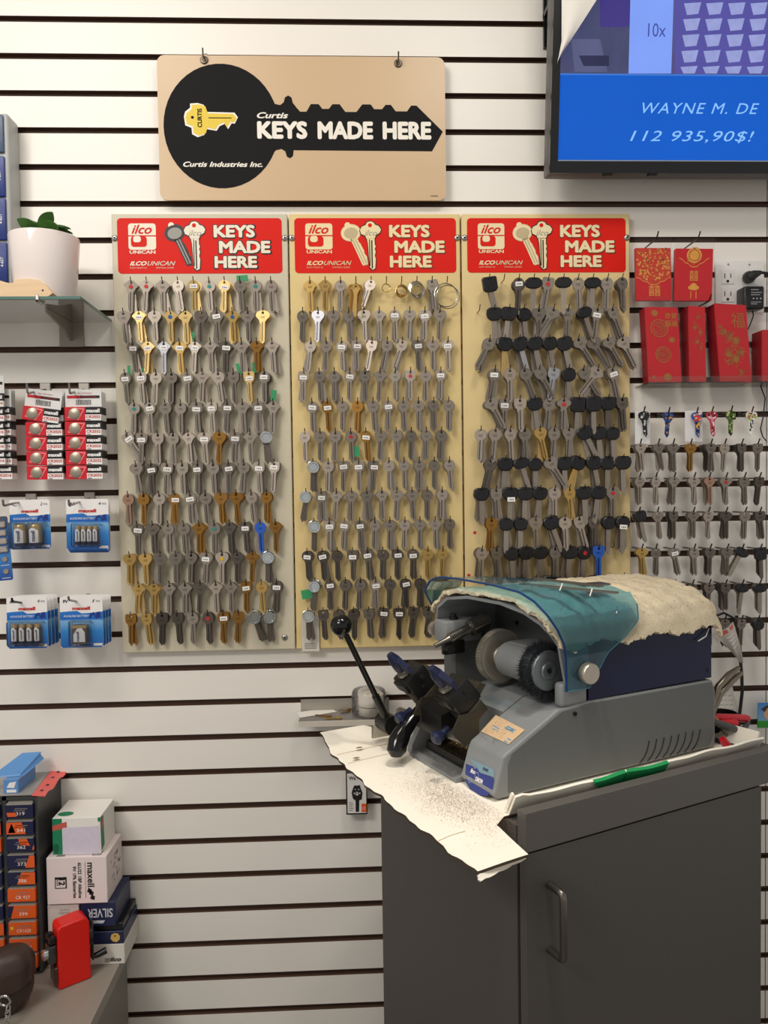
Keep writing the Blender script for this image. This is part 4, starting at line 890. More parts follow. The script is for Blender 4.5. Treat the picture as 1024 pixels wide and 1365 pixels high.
def batt_pack(q, Y, kind, size, cnt, label, full=True, group=None, th=0.0012):
    tl, tr, br, bl = [at(x, y, Y) for x, y in q]
    X = (tr-tl).normalized(); Zv = ((tl-bl)+(tr-br)).normalized(); w = (tr-tl).length; h = (tl-bl).length; c = (tl+br)/2
    M = Matrix(((X.x, 0, Zv.x, c.x), (0, 1, 0, c.y), (X.z, 0, Zv.z, c.z), (0, 0, 0, 1))); F = M @ Matrix.Rotation(PI/2, 4, 'X')
    o = thing('battery_pack', label, 'batteries', M, group=group)
    b = MB(M); b.prism(rrect(-w/2, -h/2, w/2, h/2, 0.004, 3), 'y', 0, th); b.build('card', M_WPR, o)
    zt = h*0.20; band = [(-w/2, -h/2+.004), (-w/2+.004, -h/2), (w/2-.004, -h/2), (w/2, -h/2+.004), (w/2, zt)]+[(w/2-w*i/10, zt-0.0022*math.sin(PI*i/10)*(-1 if i > 5 else 1.4)) for i in range(1, 10)]+[(-w/2, zt)]
    b = MB(M); b.face([(x, -0.0003, z) for x, z in band]); b.build('blue_print', M_BLU, o, fixn=False)
    if not full: return o
    text('maxell', F @ Matrix.Translation((w*.0, h*.27, 0.0004)), w*.42, h*.07, M_RTX, o, 0, 0.05)
    text(size, F @ Matrix.Translation((-w*.36, h*.41, 0.0004)), w*.13, h*.065, M_BDK, o, 0.2, 0.03)
    text(cnt, F @ Matrix.Translation((w*.29, h*.41, 0.0004)), w*.06, h*.06, M_BDK, o, 0.2); text('PACK', F @ Matrix.Translation((w*.40, h*.405, 0.0004)), w*.1, h*.035, M_BDK, o)
    text('ALKALINE BATTERY', F @ Matrix.Translation((-w*.12, h*.12, 0.0006)), w*.6, h*.042, M_WPR, o, 0.25)
    b = MB(M); b.face([(x*w, -0.0006, z*h) for x, z in ((.17, .07), (.22, .17), (.30, .19), (.33, .12), (.36, .19), (.44, .2), (.45, .08), (.39, .08), (.34, .06), (.30, .13), (.25, .13), (.22, .07))]); b.build('logo_print', mat('pack_navy', (20, 52, 128), 0.4), o, fixn=False)
    b = MB(M); b.face([(w*.27, -0.0006, -h*.47), (w*.48, -0.0006, -h*.47), (w*.48, -0.0006, -h*.42), (w*.27, -0.0006, -h*.42)]); b.build('print', M_CARDG, o, fixn=False)
    n, r, L, x0, sp_ = {'C': (2, .0125, .044, -.015, .030), 'AAA': (4, .0058, .038, -.0175, .0117), 'AA': (4, .0068, .041, -.023, .0152), '9V': (1, .011, .042, 0, 0)}[kind]
    zc = -h*.20
    for i in range(n):
        x = x0+sp_*i
        if kind == '9V':
            b = MB(M); b.rbox((x-.0145, -.0165, zc-L/2), (x+.0145, -.0012, zc+L/2-.004), .0015, 1); cell = b.build('battery', M_BBR, o)
            b = MB(M); b.box((x-.0145, -.0168, zc+L/2-.010), (x+.0145, -.0012, zc+L/2-.004)); b.build('top_band', M_BGD, cell)
            lab = [(x-.0115, zc-L/2+.004), (x+.0115, zc-L/2+.004), (x+.0115, zc+.002), (x+.005, zc+.012), (x-.004, zc+.010), (x-.0115, zc-.002)]
            b = MB(M); b.face([(a, -.0168, z) for a, z in lab]); b.build('label_print', M_BWH, cell, fixn=False)
            text('maxell', F @ Matrix.Translation((x-.003, zc-.006, .0170)) @ Matrix.Rotation(PI/2, 4, 'Z'), .020, .006, M_BDK, cell, 0, .03); continue
        b = MB(M); b.lathe([(.3*r, L/2), (.3*r, L/2-.0012), (r*.92, L/2-.0015), (r, L/2-.0035), (r, L/2-.008)], 14, 'z', 0, None, True, (x, -r*.95, zc)); b.lathe([(r, L/2-.008), (r, -L/2+.006)], 14, 'z', 1 if kind != 'C' else 0, None, True, (x, -r*.95, zc)); b.lathe([(r, -L/2+.006), (r, -L/2), (r*.9, -L/2-.001)], 14, 'z', 2, None, True, (x, -r*.95, zc))
        cell = b.build('battery', [M_BGD, M_BBR, M_BDK], o)
        b = MB(M); R2 = r*1.02
        def lab(u, v): a = -2.0+u*2.0; zt_ = L*.28-abs(u-.55)**1.7*L*.55; return (x+R2*math.sin(a+.75)*1, -r*.95-R2*math.cos(a+.75), zc-L/2+.006+v*(L*.5+zt_-.004))
        b.grid(lab, 8, 4); b.build('label_print', M_BWH, cell, fixn=False)
        text('maxell', F @ Matrix.Translation((x-r*.05, zc-L*.06, r*1.98)) @ Matrix.Rotation(PI/2, 4, 'Z'), L*.5, r*.62, M_BDK, cell, 0, .03)
    if kind == 'AA':      # one cell has turned its brass side out
        pass
    e = .004; x0_, x1_ = x0-r-e*2, x0+sp_*(n-1)+r+e*2
    if kind == '9V': x0_, x1_ = -.0145-e*2, .0145+e*2
    b = MB(M); dp = .0185 if kind == '9V' else 2*r+.002; b.rbox((x0_, -dp, zc-L/2-e*1.3), (x1_, -.0004, zc+L/2+e*1.2), .004, 2); b.build('blister', M_BLS, o)
    return o
batt_pack([(11, 667), (65, 668), (69.5, 731), (17, 733)], -0.066, 'C', 'C', '2', 'blue and white two-pack of fat C batteries, left of the four AAA pack')
batt_pack([(87.5, 666), (144, 666), (146, 732), (89, 734)], -0.066, 'AAA', 'AA', '4', 'blue and white four-pack of thin batteries hanging nearest the left key board')
for i in (2, 1): batt_pack([(88+i*0.8, 667), (145+i*.4, 667), (147+i*.3, 734+i), (90+i*.8, 735+i)], -0.066+.010*i, 'AAA', 'AA', '4', ['', 'middle', 'rear'][i]+' blister pack behind the thin four-pack by the left key board', False)
batt_pack([(8, 796), (62, 795), (64.8, 863.5), (10, 865)], -0.075, 'AA', 'AA', '4', 'front four-pack of AA batteries in the lower left stack')
for i in (1, 2, 3): batt_pack([(8+i*5, 796-i*.8), (62+i*4.4, 795-i*.6), (64.8+i*5, 863-i*2.2), (12+i*5, 865-i*2)], -0.075+.016*i, 'AA', 'AA', '4', pos[i]+' pack behind the front AA four-pack, lower left', False)
batt_pack([(79, 796), (136, 795.5), (138.5, 862), (82, 864)], -0.075, '9V', '9V', '1', 'front pack with a single 9V battery, beside the AA stack')
for i in (1, 2, 3): batt_pack([(79+i*3.6, 796-i*.8), (136+i*3.6, 795-i*.4), (138+i*3.8, 862-i*2.1), (82+i*3.6, 864-i*2)], -0.075+.016*i, '9V', '9V', '1', pos[i]+' pack behind the front 9V battery pack', False)
slat_hook((42, 661), (7, 674), (3, 666), 'chrome hook carrying the C battery pack', .135)
slat_hook((120, 659), (93, 674), (88.5, 666), 'chrome hook carrying the thin four-pack of batteries', .125)
slat_hook((48, 801), (27, 802), (23, 797), 'dark hook carrying the AA battery stack', .115, wire=M_BLK)
slat_hook((118, 800), (100, 800), (94.5, 795), 'brass-tipped hook carrying the 9V battery packs', .115)
# blue coin card cut by the left edge
T = [at(x, y, -0.075) for x, y in ((-20, 690), (9, 688), (18, 773), (-12, 778))]
X = (T[1]-T[0]).normalized(); Zv = (T[1]-T[2]).normalized(); c = (T[0]+T[2])/2; w, h = (T[1]-T[0]).length, (T[1]-T[2]).length
M = Matrix(((X.x, 0, Zv.x, c.x), (0, 1, 0, c.y), (X.z, 0, Zv.z, c.z), (0, 0, 0, 1)))
o = thing('coin_card', 'blue card of foil-blistered button cells cut by the left picture edge', 'batteries', M)
b = MB(M); b.prism(rrect(-w/2, -h/2, w/2, h/2, .004, 3), 'y', 0, .0012); b.build('card', gradmat('card_blue', [(0, (24, 66, 150)), (.4, (60, 130, 200)), (.75, (40, 96, 170)), (1, (70, 76, 80))]), o)
for i in range(4):
    b = MB(M); z = h*(.38-i*.13); b.rbox((-w*.1, -.005, z-.007), (w*.42, 0, z+.006), .002, 1); b.build('foil_blister', mat('foil_silver', (196, 188, 180), .3, .8, .3, 200), o)
for i in range(2):
    b = MB(M); b.lathe([(0, -.0022), (.0052, -.002), (.0058, 0)], 14, 'y', c=(w*.22, 0, -h*(.17+i*.19))); b.build('coin_cell', M_COIN, o)
for i in range(2):
    b = MB(M); b.face([(w*.0, -.0003, -h*(.27+.2*i)), (w*.4, -.0003, -h*(.265+.2*i)), (w*.4, -.0003, -h*(.255+.2*i)), (w*.0, -.0003, -h*(.26+.2*i))]); b.build('print', M_CARDG, o, fixn=False)

# ---------------------------------------------------------------- glass shelf at upper left
SZB, SZT = 1.8130, 1.8182
M_GLASS = clear('shelf_glass', (216, 230, 224), 0.02, 0.93, 1.5); M_GEDGE = mat('glass_edge', (84, 120, 112), 0.15, 0, 0.1, 20)
sh = thing('glass_shelf', 'clear glass shelf with a green edge on the wall at upper left', 'shelf', loc=(-0.6, -0.1, SZB))
b = MB(); b.face([(-1.05, -0.209, SZB), (-.497, -0.209, SZB), (-.502, -.004, SZB), (-1.05, -.004, SZB)]); b.face([(-1.05, -0.209, SZT), (-.497, -0.209, SZT), (-.502, -.004, SZT), (-1.05, -.004, SZT)]); b.build('pane', M_GLASS, sh, fixn=False)
b = MB(); b.box((-1.05, -0.2105, SZB), (-.4955, -.209, SZT)); b.add([(-.4955, -.2105, SZB), (-.497, -.209, SZB), (-.502, -.004, SZB), (-.5005, -.004, SZB), (-.4955, -.2105, SZT), (-.497, -.209, SZT), (-.502, -.004, SZT), (-.5005, -.004, SZT)], [(0, 1, 2, 3), (4, 5, 6, 7), (0, 3, 7, 4), (1, 2, 6, 5)]); b.build('edge', M_GEDGE, sh)
a = at(81, 463, 0); d = at(112, 430, 0); M_BRK = mat('bracket_grey', (150, 142, 132), .35, .5, .1, 12)
br = thing('shelf_bracket', 'grey metal bracket under the glass shelf', 'bracket', loc=(a.x, 0, a.z))
b = MB(); b.box((a.x, -.006, a.z), (d.x, 0.0, SZB-.0004)); b.build('wall_plate', M_BRK, br)
b = MB(); b.prism([(-.006, a.z+.012), (-.006, SZB-.0006), (-.14, SZB-.0006), (-.14, SZB-.008), (-.06, SZB-.022)], 'x', (a.x+d.x)/2-.002, (a.x+d.x)/2+.002); b.build('arm', M_BRK, br)
p = at(50, 398, -.2105); b = MB(); b.rbox((p.x-.003, -.2135, SZB-.006), (p.x+.003, -.2095, SZT+.003), .001, 1); b.rbox((p.x-.003, -.2135, SZB-.006), (p.x+.003, -.18, SZB-.0005), .001, 1); tag(b.build('shelf_clip', mat('clip_chrome', (208, 206, 200), .2, .9)), 'small chrome clip on the front edge of the glass shelf', 'clip')
# plant pot
PX, PYY = (at(11.5, 302, -.125).x+at(105.6, 306, -.125).x)/2, -.125
pr = (at(105.6, 306, -.125).x-at(11.5, 302, -.125).x)/2*.97; pz = at(60, 303, -.125-pr).z
pp = thing('potted_plant', 'small green succulent in a glossy white tapered pot on the glass shelf', 'plant', loc=(PX, PYY, SZT))
b = MB(); b.lathe([(0.0001, SZT+.0005), (pr*.80, SZT+.0005), (pr*.84, SZT+.004), (pr, pz-.002), (pr*.995, pz), (pr*.95, pz-.001), (pr*.92, pz-.012), (0.0001, pz-.012)], 40, 'z', c=(PX, PYY, 0)); b.build('pot', mat('pot_white', (240, 230, 226), .12, 0, .02, 8), pp)
b = MB(); b.lathe([(0.0001, pz-.004), (pr*.6, pz-.005), (pr*.925, pz-.010)], 24, 'z', c=(PX, PYY, 0)); b.build('soil', mat('soil', (34, 30, 32), .9, 0, .3, 200, .6, 300), pp)
M_LEAF = mat('leaf_green', (62, 104, 40), .4, 0, .35, 45)
rr = random.Random(6)
for i in range(15):
    a = i*2.4+rr.uniform(-.2, .2); L = rr.uniform(.032, .052); el = rr.uniform(.05, .75); w_ = L*.28
    c0 = Vector((PX+.012, PYY-.018, pz-.006)); D = Vector((math.cos(a)*math.cos(el), math.sin(a)*math.cos(el)*.8, math.sin(el))); S = D.cross(Vector((0, 0, 1))).normalized(); U = S.cross(D)
    def lf(u, v): t = u; k = math.sin(PI*min(1, t*.93+.07))**.8; return c0+D*(L*t)+S*((v-.5)*2*w_*k)+U*(.006*math.sin(PI*t)-.010*t*t+.004*abs(v-.5)*2)
    b = MB(); b.grid(lf, 7, 4, .0025); b.build('leaf', M_LEAF, pp)
# big leaves seen leaning out at the right and left of the pot
for dx, dz, L in ((.045, .004, .04), (-.038, .018, .04), (.02, .016, .045)):
    c0 = Vector((PX+.008, PYY-.045, pz+.002)); D = Vector((dx, -.012, dz)).normalized(); S = Vector((0, -.6, .8)); S = (S-D*S.dot(D)).normalized(); U = S.cross(D)
    b = MB(); b.grid(lambda u, v: c0+D*(L*u)+S*((v-.5)*.026*math.sin(PI*min(1, u*.9+.08))**.8)+U*(.004*math.sin(PI*u)), 7, 4, .0022); b.build('leaf', M_LEAF, pp)
# wooden cutout
WY = -.188; pts = [at(x, y, WY) for x, y in ((-14, 372), (0, 374), (12, 377.5), (17, 377), (22, 372.5), (38, 371.5), (52, 373), (60, 379), (70, 390.5), (61, 397.5), (-14, 397.5))]
pts = [(p.x, max(p.z, SZT+.0004)) for p in pts]
b = MB(); b.prism(pts, 'y', WY, WY+.022); o = tag(b.build('wooden_cutout', mat('pale_wood', (226, 194, 154), .5, 0, .12, 22, stretch=(.6, 1, 6))), 'pale wooden cutout with a pointed end lying on the glass shelf front', 'wood')
p = at(57, 387, WY); b = MB(); b.lathe([(0, -.0006), (.0018, -.0004), (.0018, .002)], 8, 'y', c=(p.x, WY, p.z)); b.build('nail_hole', M_DK, o)
# wall-mounted blue drawer rack behind the pot
RX = at(12.5, 260, -.06).x; rz1 = at(10, 149, -.06).z; rz0 = SZT+.0005
rk = thing('drawer_rack', 'grey rack of blue drawers standing on the glass shelf at the left picture edge', 'drawers', loc=(RX-.1, -.03, rz0))
M_RKG = mat('rack_grey', (176, 178, 176), .4, 0, .06, 20); M_RKB = mat('rack_blue', (30, 52, 124), .35, 0, .08, 20)
b = MB(); b.rbox((RX-.3, -.056, rz0), (RX, -.004, rz1), .006, 3); b.build('housing', M_RKG, rk)
for y0, y1, m in ((153, 203, mat('rack_slate', (70, 88, 116), .35)), (208, 262, M_RKB), (264, 320, M_RKB), (323, 376, M_RKB)):
    za = at(5, y1, -.06).z; zb_ = at(5, y0, -.06).z; zb_ = max(zb_, za+.01); za = max(za, rz0+.002)
    b = MB(); b.rbox((RX-.2, -.062, za), (RX-.008, -.0555, zb_), .002, 2); d_ = b.build('drawer', m, rk)
    if m is M_RKB:
        p = at(2, (y0+y1)/2, -.0622); text('4-6ST', frame((RX-.018, -.0624, (za+zb_)/2), (0, 0, 1), (-1, 0, 0)), .020, .006, M_WPR, d_)
        b = MB(); b.face([(RX-.035+q[0], -.0624, (za+zb_)/2-.004+q[1]) for q in circ(0, 0, .010, 14, .014)]); b.build('print', mat('rack_print', (226, 214, 190), .4), d_, fixn=False)

# ---------------------------------------------------------------- grey counter at lower left
CZ = .49
M_LCT = mat('counter_grey', (150, 142, 132), .4, 0, .06, 60); M_LCS = mat('counter_side', (122, 118, 108), .45, 0, .05, 30)
lc = thing('side_counter', 'low grey laminate counter at lower left', 'counter', loc=(-.8, -.4, 0))
b = MB(); b.box((-1.6, -1.15, CZ-.025), (-.4885, -.055, CZ)); b.build('worktop', M_LCT, lc)
b = MB(); b.box((-1.6, -1.15, 0), (-.4890, -.056, CZ-.0252)); b.build('side_panel', M_LCS, lc)
# watch battery cabinet
OYF = -.128; OX = at(50, 1064, OYF).x*.5+at(56, 1296, OYF).x*.5; oz1 = at(50, 1062, OYF).z
M_OC = mat('cabinet_charcoal', (58, 60, 60), .4, 0, .08, 30)
oc = thing('battery_cabinet', 'charcoal cabinet of small orange and navy battery drawers at lower left', 'drawers', loc=(OX-.08, -.06, CZ))
x0c = OX-.20
b = MB(); b.box((x0c, OYF+.012, CZ), (OX, -.003, oz1)); b.build('housing', M_OC, oc)
cw = at(49, 1180, OYF).x-at(11.5, 1180, OYF).x; xr = at(49.3, 1180, OYF).x
fr = MB(); fr.box((xr, OYF, CZ), (OX, OYF+.012, oz1)); fr.box((xr-cw-.009, OYF, CZ), (xr-cw, OYF+.012, oz1)); fr.box((xr-2*cw-.03, OYF, CZ), (xr-2*cw-.009, OYF+.012, oz1)); fr.box((xr-2*cw-.009, OYF, oz1-.006), (xr, OYF+.012, oz1))
fr.box((xr-2*cw-.009, OYF, CZ), (xr, OYF+.012, CZ+.004)); fr.build('front_frame', M_OC, oc)
M_OR = mat('label_orange', (222, 92, 34), .35, 0, .05, 30); M_NV = mat('label_navy', (24, 28, 66), .35); M_LIP = mat('drawer_lip', (136, 132, 126), .3, 0, .1, 40); M_DT = mat('drawer_text', (238, 224, 214), .5)
labs = ['319', '341', '362', '373', '386', 'CR 927', '399', 'CR1620', 'CR1632', 'CR1220']; lab2 = ['315', '321', '364', '371', '377', '389', '392', 'CR1616', 'CR2025', 'CR2016']
kinds = ['nv1', 'mix', 'nv2', 'half', 'half2', 'or', 'or2', 'dot', 'or', 'or']; kinds2 = ['nv1', 'half', 'dot', 'nv', 'nv', 'nv', 'nv', 'half', 'or', 'or']
z_first = at(30, 1067, OYF).z; z_last = at(30, 1289, OYF).z; ph = (z_first-z_last)/10
for col, (ls, ks) in enumerate(((labs, kinds), (lab2, kinds2))):
    xb = xr-col*(cw+.009); xa = xb-cw
    for i in range(10):
        z1 = z_first-i*ph; z0_ = z1-ph*.93; F = FX(((xa+xb)/2, OYF-.0085, (z0_+z1)/2-.002))
        b = MB(); b.box((xa+.0006, OYF-.008, z0_), (xb-.0006, OYF+.011, z1-ph*.17)); d_ = b.build('drawer', M_NV if ks[i][:2] in ('nv', 'mi', 'ha') else M_OR, oc)
        b = MB(); b.add([(xa+.002, OYF-.008, z1-ph*.17), (xb-.002, OYF-.008, z1-ph*.17), (xb-.004, OYF+.004, z1-.001), (xa+.004, OYF+.004, z1-.001), (xa+.002, OYF+.010, z1-ph*.17), (xb-.002, OYF+.010, z1-ph*.17), (xb-.004, OYF+.010, z1-.001), (xa+.004, OYF+.010, z1-.001)], [(0, 1, 2, 3), (4, 5, 6, 7), (0, 1, 5, 4), (3, 2, 6, 7), (0, 3, 7, 4), (1, 2, 6, 5)]); b.build('lip', M_LIP, d_)
        H = ph*.76; yt = OYF-.0083; zc = z0_; wq = xb-xa
        def poly(pp, m, d_=d_, xa=xa, zc=zc, wq=wq, H=H): b = MB(); b.face([(xa+wq*u, yt, zc+H*v) for u, v in pp]); b.build('label_print', m, d_, fixn=False)
        k = ks[i]
        if k == 'nv1': poly([(.1, .1), (.42, .1), (.38, .42), (.06, .42)], M_OR)
        if k == 'nv2': poly([(.5, .5), (.86, .42), (.75, .98), (.45, .98)], M_OR); poly([(.93, .1), (1, .1), (1, .5), (.95, .3)], M_OR)
        if k == 'mix': poly([(.04, .04), (.72, .04), (.58, .96), (.04, .96)], M_OR); poly([(.1, .15), (.36, .15), (.22, .9)], M_NV); poly([(.19+.07*math.cos(t), .36+.15*math.sin(t)) for t in [j*PI/5 for j in range(10)]], M_SY)
        if k == 'half': poly([(.66, .03), (1, .03), (1, .97), (.82, .97)], M_OR)
        if k == 'half2': poly([(.36, .03), (1, .03), (1, .97), (.52, .97)], M_OR)
        if k == 'or2': poly([(0, .03), (.1, .03), (.22, .97), (0, .97)], M_NV)
        if k == 'dot': poly([(.13+.06*math.cos(t), .55+.13*math.sin(t)) for t in [j*PI/5 for j in range(10)]], M_SY)
        text(ls[i], F @ Matrix.Translation((wq*.05, -H*.20, .0001)), wq*(.3 if len(ls[i]) < 5 else .5), H*.26, M_DT, d_)
        poly([(.36, .68), (.8, .68), (.8, .73), (.36, .73)], M_LIP); poly([(.3, .54), (.72, .54), (.72, .58), (.3, .58)], M_LIP)
# bag and box on top of it
tz = oz1+.0006
def onz(x, y, z): d = _f + _r*((x-512)/FPX) - _u*((y-682.5)/FPX); return CAM+d*((z-CAM.z)/d.z)
bg = thing('display_bag', 'flat grey bag with a red punched strip lying on the battery cabinet', 'bag', loc=onz(45, 1045, tz))
q = [onz(x, y, tz+.001) for x, y in ((-20, 1062), (43, 1060), (69, 1026), (10, 1026))]; b = MB(); b.add([tuple(p) for p in q]+[(p.x, p.y, p.z+.002) for p in q], [(0, 1, 2, 3), (4, 5, 6, 7), (0, 1, 5, 4), (1, 2, 6, 5), (2, 3, 7, 6), (3, 0, 4, 7)]); b.build('bag_body', mat('bag_grey', (158, 154, 150), .35, 0, .1, 30, .3, 60), bg)
e0 = [onz(x, y, tz+.004) for x, y in ((42, 1060), (52, 1039), (70, 1024.5))]; e1 = [onz(x, y, tz+.004) for x, y in ((60, 1060), (74, 1039), (92, 1023.5))]
def strip(u, v):
    a = e0[0].lerp(e0[2], v); c = e1[0].lerp(e1[2], v)+Vector((0, 0, .003*math.sin(v*14)-.002)); return a.lerp(c, u)
b = MB(); b.grid(strip, 4, 14, .0012); b.build('red_strip', mat('strip_red', (226, 98, 92), .4, 0, .05, 20), bg)
for i in range(4):
    p = strip(.5, .15+.24*i); b = MB(); b.face([(p.x+a, p.y+c, p.z+.0012) for a, c in circ(0, 0, .0035, 10, .003)]); b.build('punch_hole', M_DK, bg, fixn=False)
M_BXB = mat('box_sky_blue', (92, 146, 206), .4, 0, .12, 14)
p0 = onz(5, 1058, tz+.003); p1 = onz(24, 1058, tz+.003); z1 = at(14, 1040, p0.y).z
bx = thing('blue_box', 'small sky-blue carton with an open lid on the battery cabinet', 'box', loc=(p0.x, p0.y, tz+.003))
b = MB(); b.box((p0.x, p0.y, p0.z+.0003), (p1.x, p0.y+.085, z1)); b.build('carton', M_BXB, bx)
b = MB(); b.face([(p0.x+.006, p0.y-.0004, p0.z+.012), (p1.x-.008, p0.y-.0004, p0.z+.011), (p1.x-.004, p0.y-.0004, z1-.003), (p0.x+.012, p0.y-.0004, z1-.005)]); b.face([(p0.x+.006, p0.y-.0004, p0.z+.002), (p1.x-.004, p0.y-.0004, p0.z+.002), (p1.x-.004, p0.y-.0004, p0.z+.008), (p0.x+.006, p0.y-.0004, p0.z+.008)]); b.build('print', M_WPR, bx, fixn=False)
b = MB(); b.add([(p0.x-.03, p0.y+.01, z1+.001), (p1.x-.004, p0.y+.02, z1+.001), (p1.x+.012, p0.y+.085, z1+.024), (p0.x+.004, p0.y+.08, z1+.024), (p0.x-.03, p0.y+.012, z1+.004), (p1.x-.004, p0.y+.022, z1+.004), (p1.x+.012, p0.y+.087, z1+.027), (p0.x+.004, p0.y+.082, z1+.027)], [(0, 1, 2, 3), (4, 5, 6, 7), (0, 1, 5, 4), (1, 2, 6, 5), (2, 3, 7, 6), (3, 0, 4, 7)])
b.add([(p1.x-.004, p0.y+.02, z1+.001), (p1.x+.010, p0.y+.086, z1+.024), (p1.x+.018, p0.y+.087, z1+.012), (p1.x+.002, p0.y+.02, z1)], [(0, 1, 2, 3)]); b.build('lid', M_BXB, bx)

# stacked boxes right of the battery cabinet
def pbox(name, label, cat, q, Y, Yb, zb, m, seams=True, group=None, dx=0.0, r=.0008):
    "carton whose front face is seen between pixels (x0,y0) top left and (x1,y1) bottom right"
    a = at(q[0], q[1], Y); d = at(q[2], q[3], Y); z0_ = zb if zb is not None else d.z
    o = thing(name, label, cat, loc=((a.x+d.x)/2, (Y+Yb)/2, z0_), group=group)
    b = MB(); b.rbox((a.x, Y, z0_), (d.x, Yb, a.z), r, 1); b.build('carton', m, o); o['_'] = 0; del o['_']
    return o, a.x, d.x, z0_, a.z
E3 = .0003
o, x0, x1, z0, zi = pbox('key_box', 'flat white carton lying on the grey counter at the bottom of the stack', 'box', (112, 1260, 166.5, 1286), -.107, -.006, CZ+E3, mat('carton_white', (220, 216, 208), .5, 0, .03, 20))
text('ilco', FX((x1-.018, -.1075, z0+.010)), .022, .009, M_KPR, o, .2, .04); b = MB(); b.face([(x1-.040, -.1075, z0+.004), (x1-.030, -.1075, z0+.004), (x1-.028, -.1075, z0+.013), (x1-.040, -.1075, z0+.013)]); b.build('print', mat('print_grey', (150, 148, 140)), o, fixn=False)
M_NVB = mat('carton_navy', (32, 40, 74), .4, 0, .1, 20)
o, x0, x1, z0, zn = pbox('key_box', 'navy carton with a printed gold key bow on the flat white carton', 'box', (114, 1243, 165, 1260), -.107, -.006, zi+E3, M_NVB)
c0 = at(154, 1249.5, -.1076); b = MB(); b.face([(c0.x+a, -.1076, c0.z+c) for a, c in ((-.010, -.002), (-.008, .006), (-.002, .009), (.005, .008), (.009, .002), (.008, -.005), (.002, -.010), (-.006, -.008))]); b.build('gold_print', mat('print_gold_key', (214, 176, 96), .4, 0, .15, 60), o, fixn=False)
b = MB(); b.face([(c0.x+a-.001, -.1078, c0.z+c+.003) for a, c in circ(0, 0, .0018, 8)]); b.build('print', M_DK, o, fixn=False)
o, x0, x1, z0, zk = pbox('black_case', 'thin black plastic case lying on the navy carton', 'box', (112, 1232, 164, 1242), -.102, -.006, zn+E3, M_BLK)
o, x0, x1, z0, zs = pbox('key_box', 'navy carton with upside-down silver lettering under the battery carton', 'box', (107.5, 1204, 154.5, 1230), -.112, -.008, zk+E3, M_NVB)
text('SILVER', FX(((x0+x1)/2+.004, -.1125, z0+(zs-z0)*.56)) @ Matrix.Rotation(PI, 4, 'Z'), (x1-x0)*.72, (zs-z0)*.38, mat('print_silver', (204, 206, 214), .4), o, 0, .02)
b = MB(); b.face([(x0+.022, -.1122, z0+.006), (x0+.044, -.1122, z0+.006), (x0+.048, -.1122, z0+.012), (x0+.018, -.1122, z0+.012)]); b.build('print', mat('print_silver', (204, 206, 214)), o, fixn=False)
o2, _, _, _, _ = pbox('small_carton', 'small off-white carton left of the silver-lettered navy carton behind the sharpener', 'box', (63, 1207, 106.5, 1262), -.110, -.03, CZ+E3, mat('carton_cream', (222, 212, 204), .5, 0, .06, 60))
for i, t in enumerate(('24 PCS', 'MADE IN')): text(t, FX((at(86, 1213+4*i, -.1105).x, -.1105, at(86, 1213+4*i, -.1105).z)), .02, .004, M_PGR, o2)
o, x0, x1, z0, zm = pbox('battery_carton', 'white battery carton with sideways black print and a boxed number 12', 'box', (61.5, 1144, 143.5, 1204), -.115, -.012, max(zs, at(100, 1205, -.115).z)+E3, mat('carton_pinkwhite', (232, 218, 216), .5, 0, .02, 16))
def vt(s, px, py, wl, hl, m=M_KPR, bold=.02): p = at(px, py, -.1156); return text(s, Matrix.Translation(p) @ Matrix.Rotation(PI/2, 4, 'X') @ Matrix.Rotation(-PI/2, 4, 'Z'), wl*1.57/1035, hl*1.57/1035, m, o, 0, bold)
vt('maxell', 121, 1166, 33, 9); vt('6LU22 1BP Alkaline', 106.5, 1173.5, 48, 4.6); vt('9V 1Pk Batteries', 99.5, 1176, 43, 4.6)
b = MB(); p = at(113, 1149, -.1156); q = at(113.5, 1197, -.1156); b.face([(p.x, -.1156, q.z), (p.x+.0006, -.1156, q.z), (p.x+.0006, -.1156, p.z), (p.x, -.1156, p.z)])
for gx, gy in ((-4, 0), (0, 3), (3, 9)): b.face([(at(121+gx*.6, 1187+gy, -.1156).x+a, -.1156, at(121+gx*.6, 1187+gy, -.1156).z+c) for a, c in ((-.004, -.003), (.004, -.006), (.006, .001), (-.001, .006))])
b.build('print', M_KPR, o, fixn=False)
p = at(81, 1177, -.1156); b = MB(); s = .0117
for a, c, e, f in ((-s, -s, s, -s*.86), (-s, s*.6, s, s), (-s, -s, -s*.86, s), (s*.8, -s, s, s)): b.face([(p.x+a, -.1156, p.z+c), (p.x+e, -.1156, p.z+c), (p.x+e, -.1156, p.z+f), (p.x+a, -.1156, p.z+f)])
b.build('print', M_KPR, o, fixn=False); vt('12', 82.5, 1176, 9, 8, bold=.04); vt('PACKS', 76.5, 1176, 10, 2)
for px, w_ in ((132, .020), (90, .02)):
    p = Vector((x0+(x1-x0)*(.82 if px == 132 else .22), -.10, zm+.0003)); b = MB(); hw, hh = .0085, .010
    if px == 132:
        for a, c, e, f in ((-hw, -hh, hw, -hh*.82), (-hw, hh*.82, hw, hh), (-hw, -hh, -hw*.8, hh), (hw*.8, -hh, hw, hh)): b.face([(p.x+a, p.y+c, p.z), (p.x+e, p.y+c, p.z), (p.x+e, p.y+f, p.z), (p.x+a, p.y+f, p.z)])
        b.build('print', M_KPR, o, fixn=False); text('12', Matrix.Translation(p), .009, .011, M_KPR, o)
    else: b.face([(p.x-hw, p.y-hh, p.z), (p.x+hw, p.y-hh, p.z), (p.x+hw, p.y+hh, p.z), (p.x-hw, p.y+hh, p.z)]); b.build('print', mat('print_midgrey', (120, 118, 118), .5), o, fixn=False)
b = MB(); rr = random.Random(3)
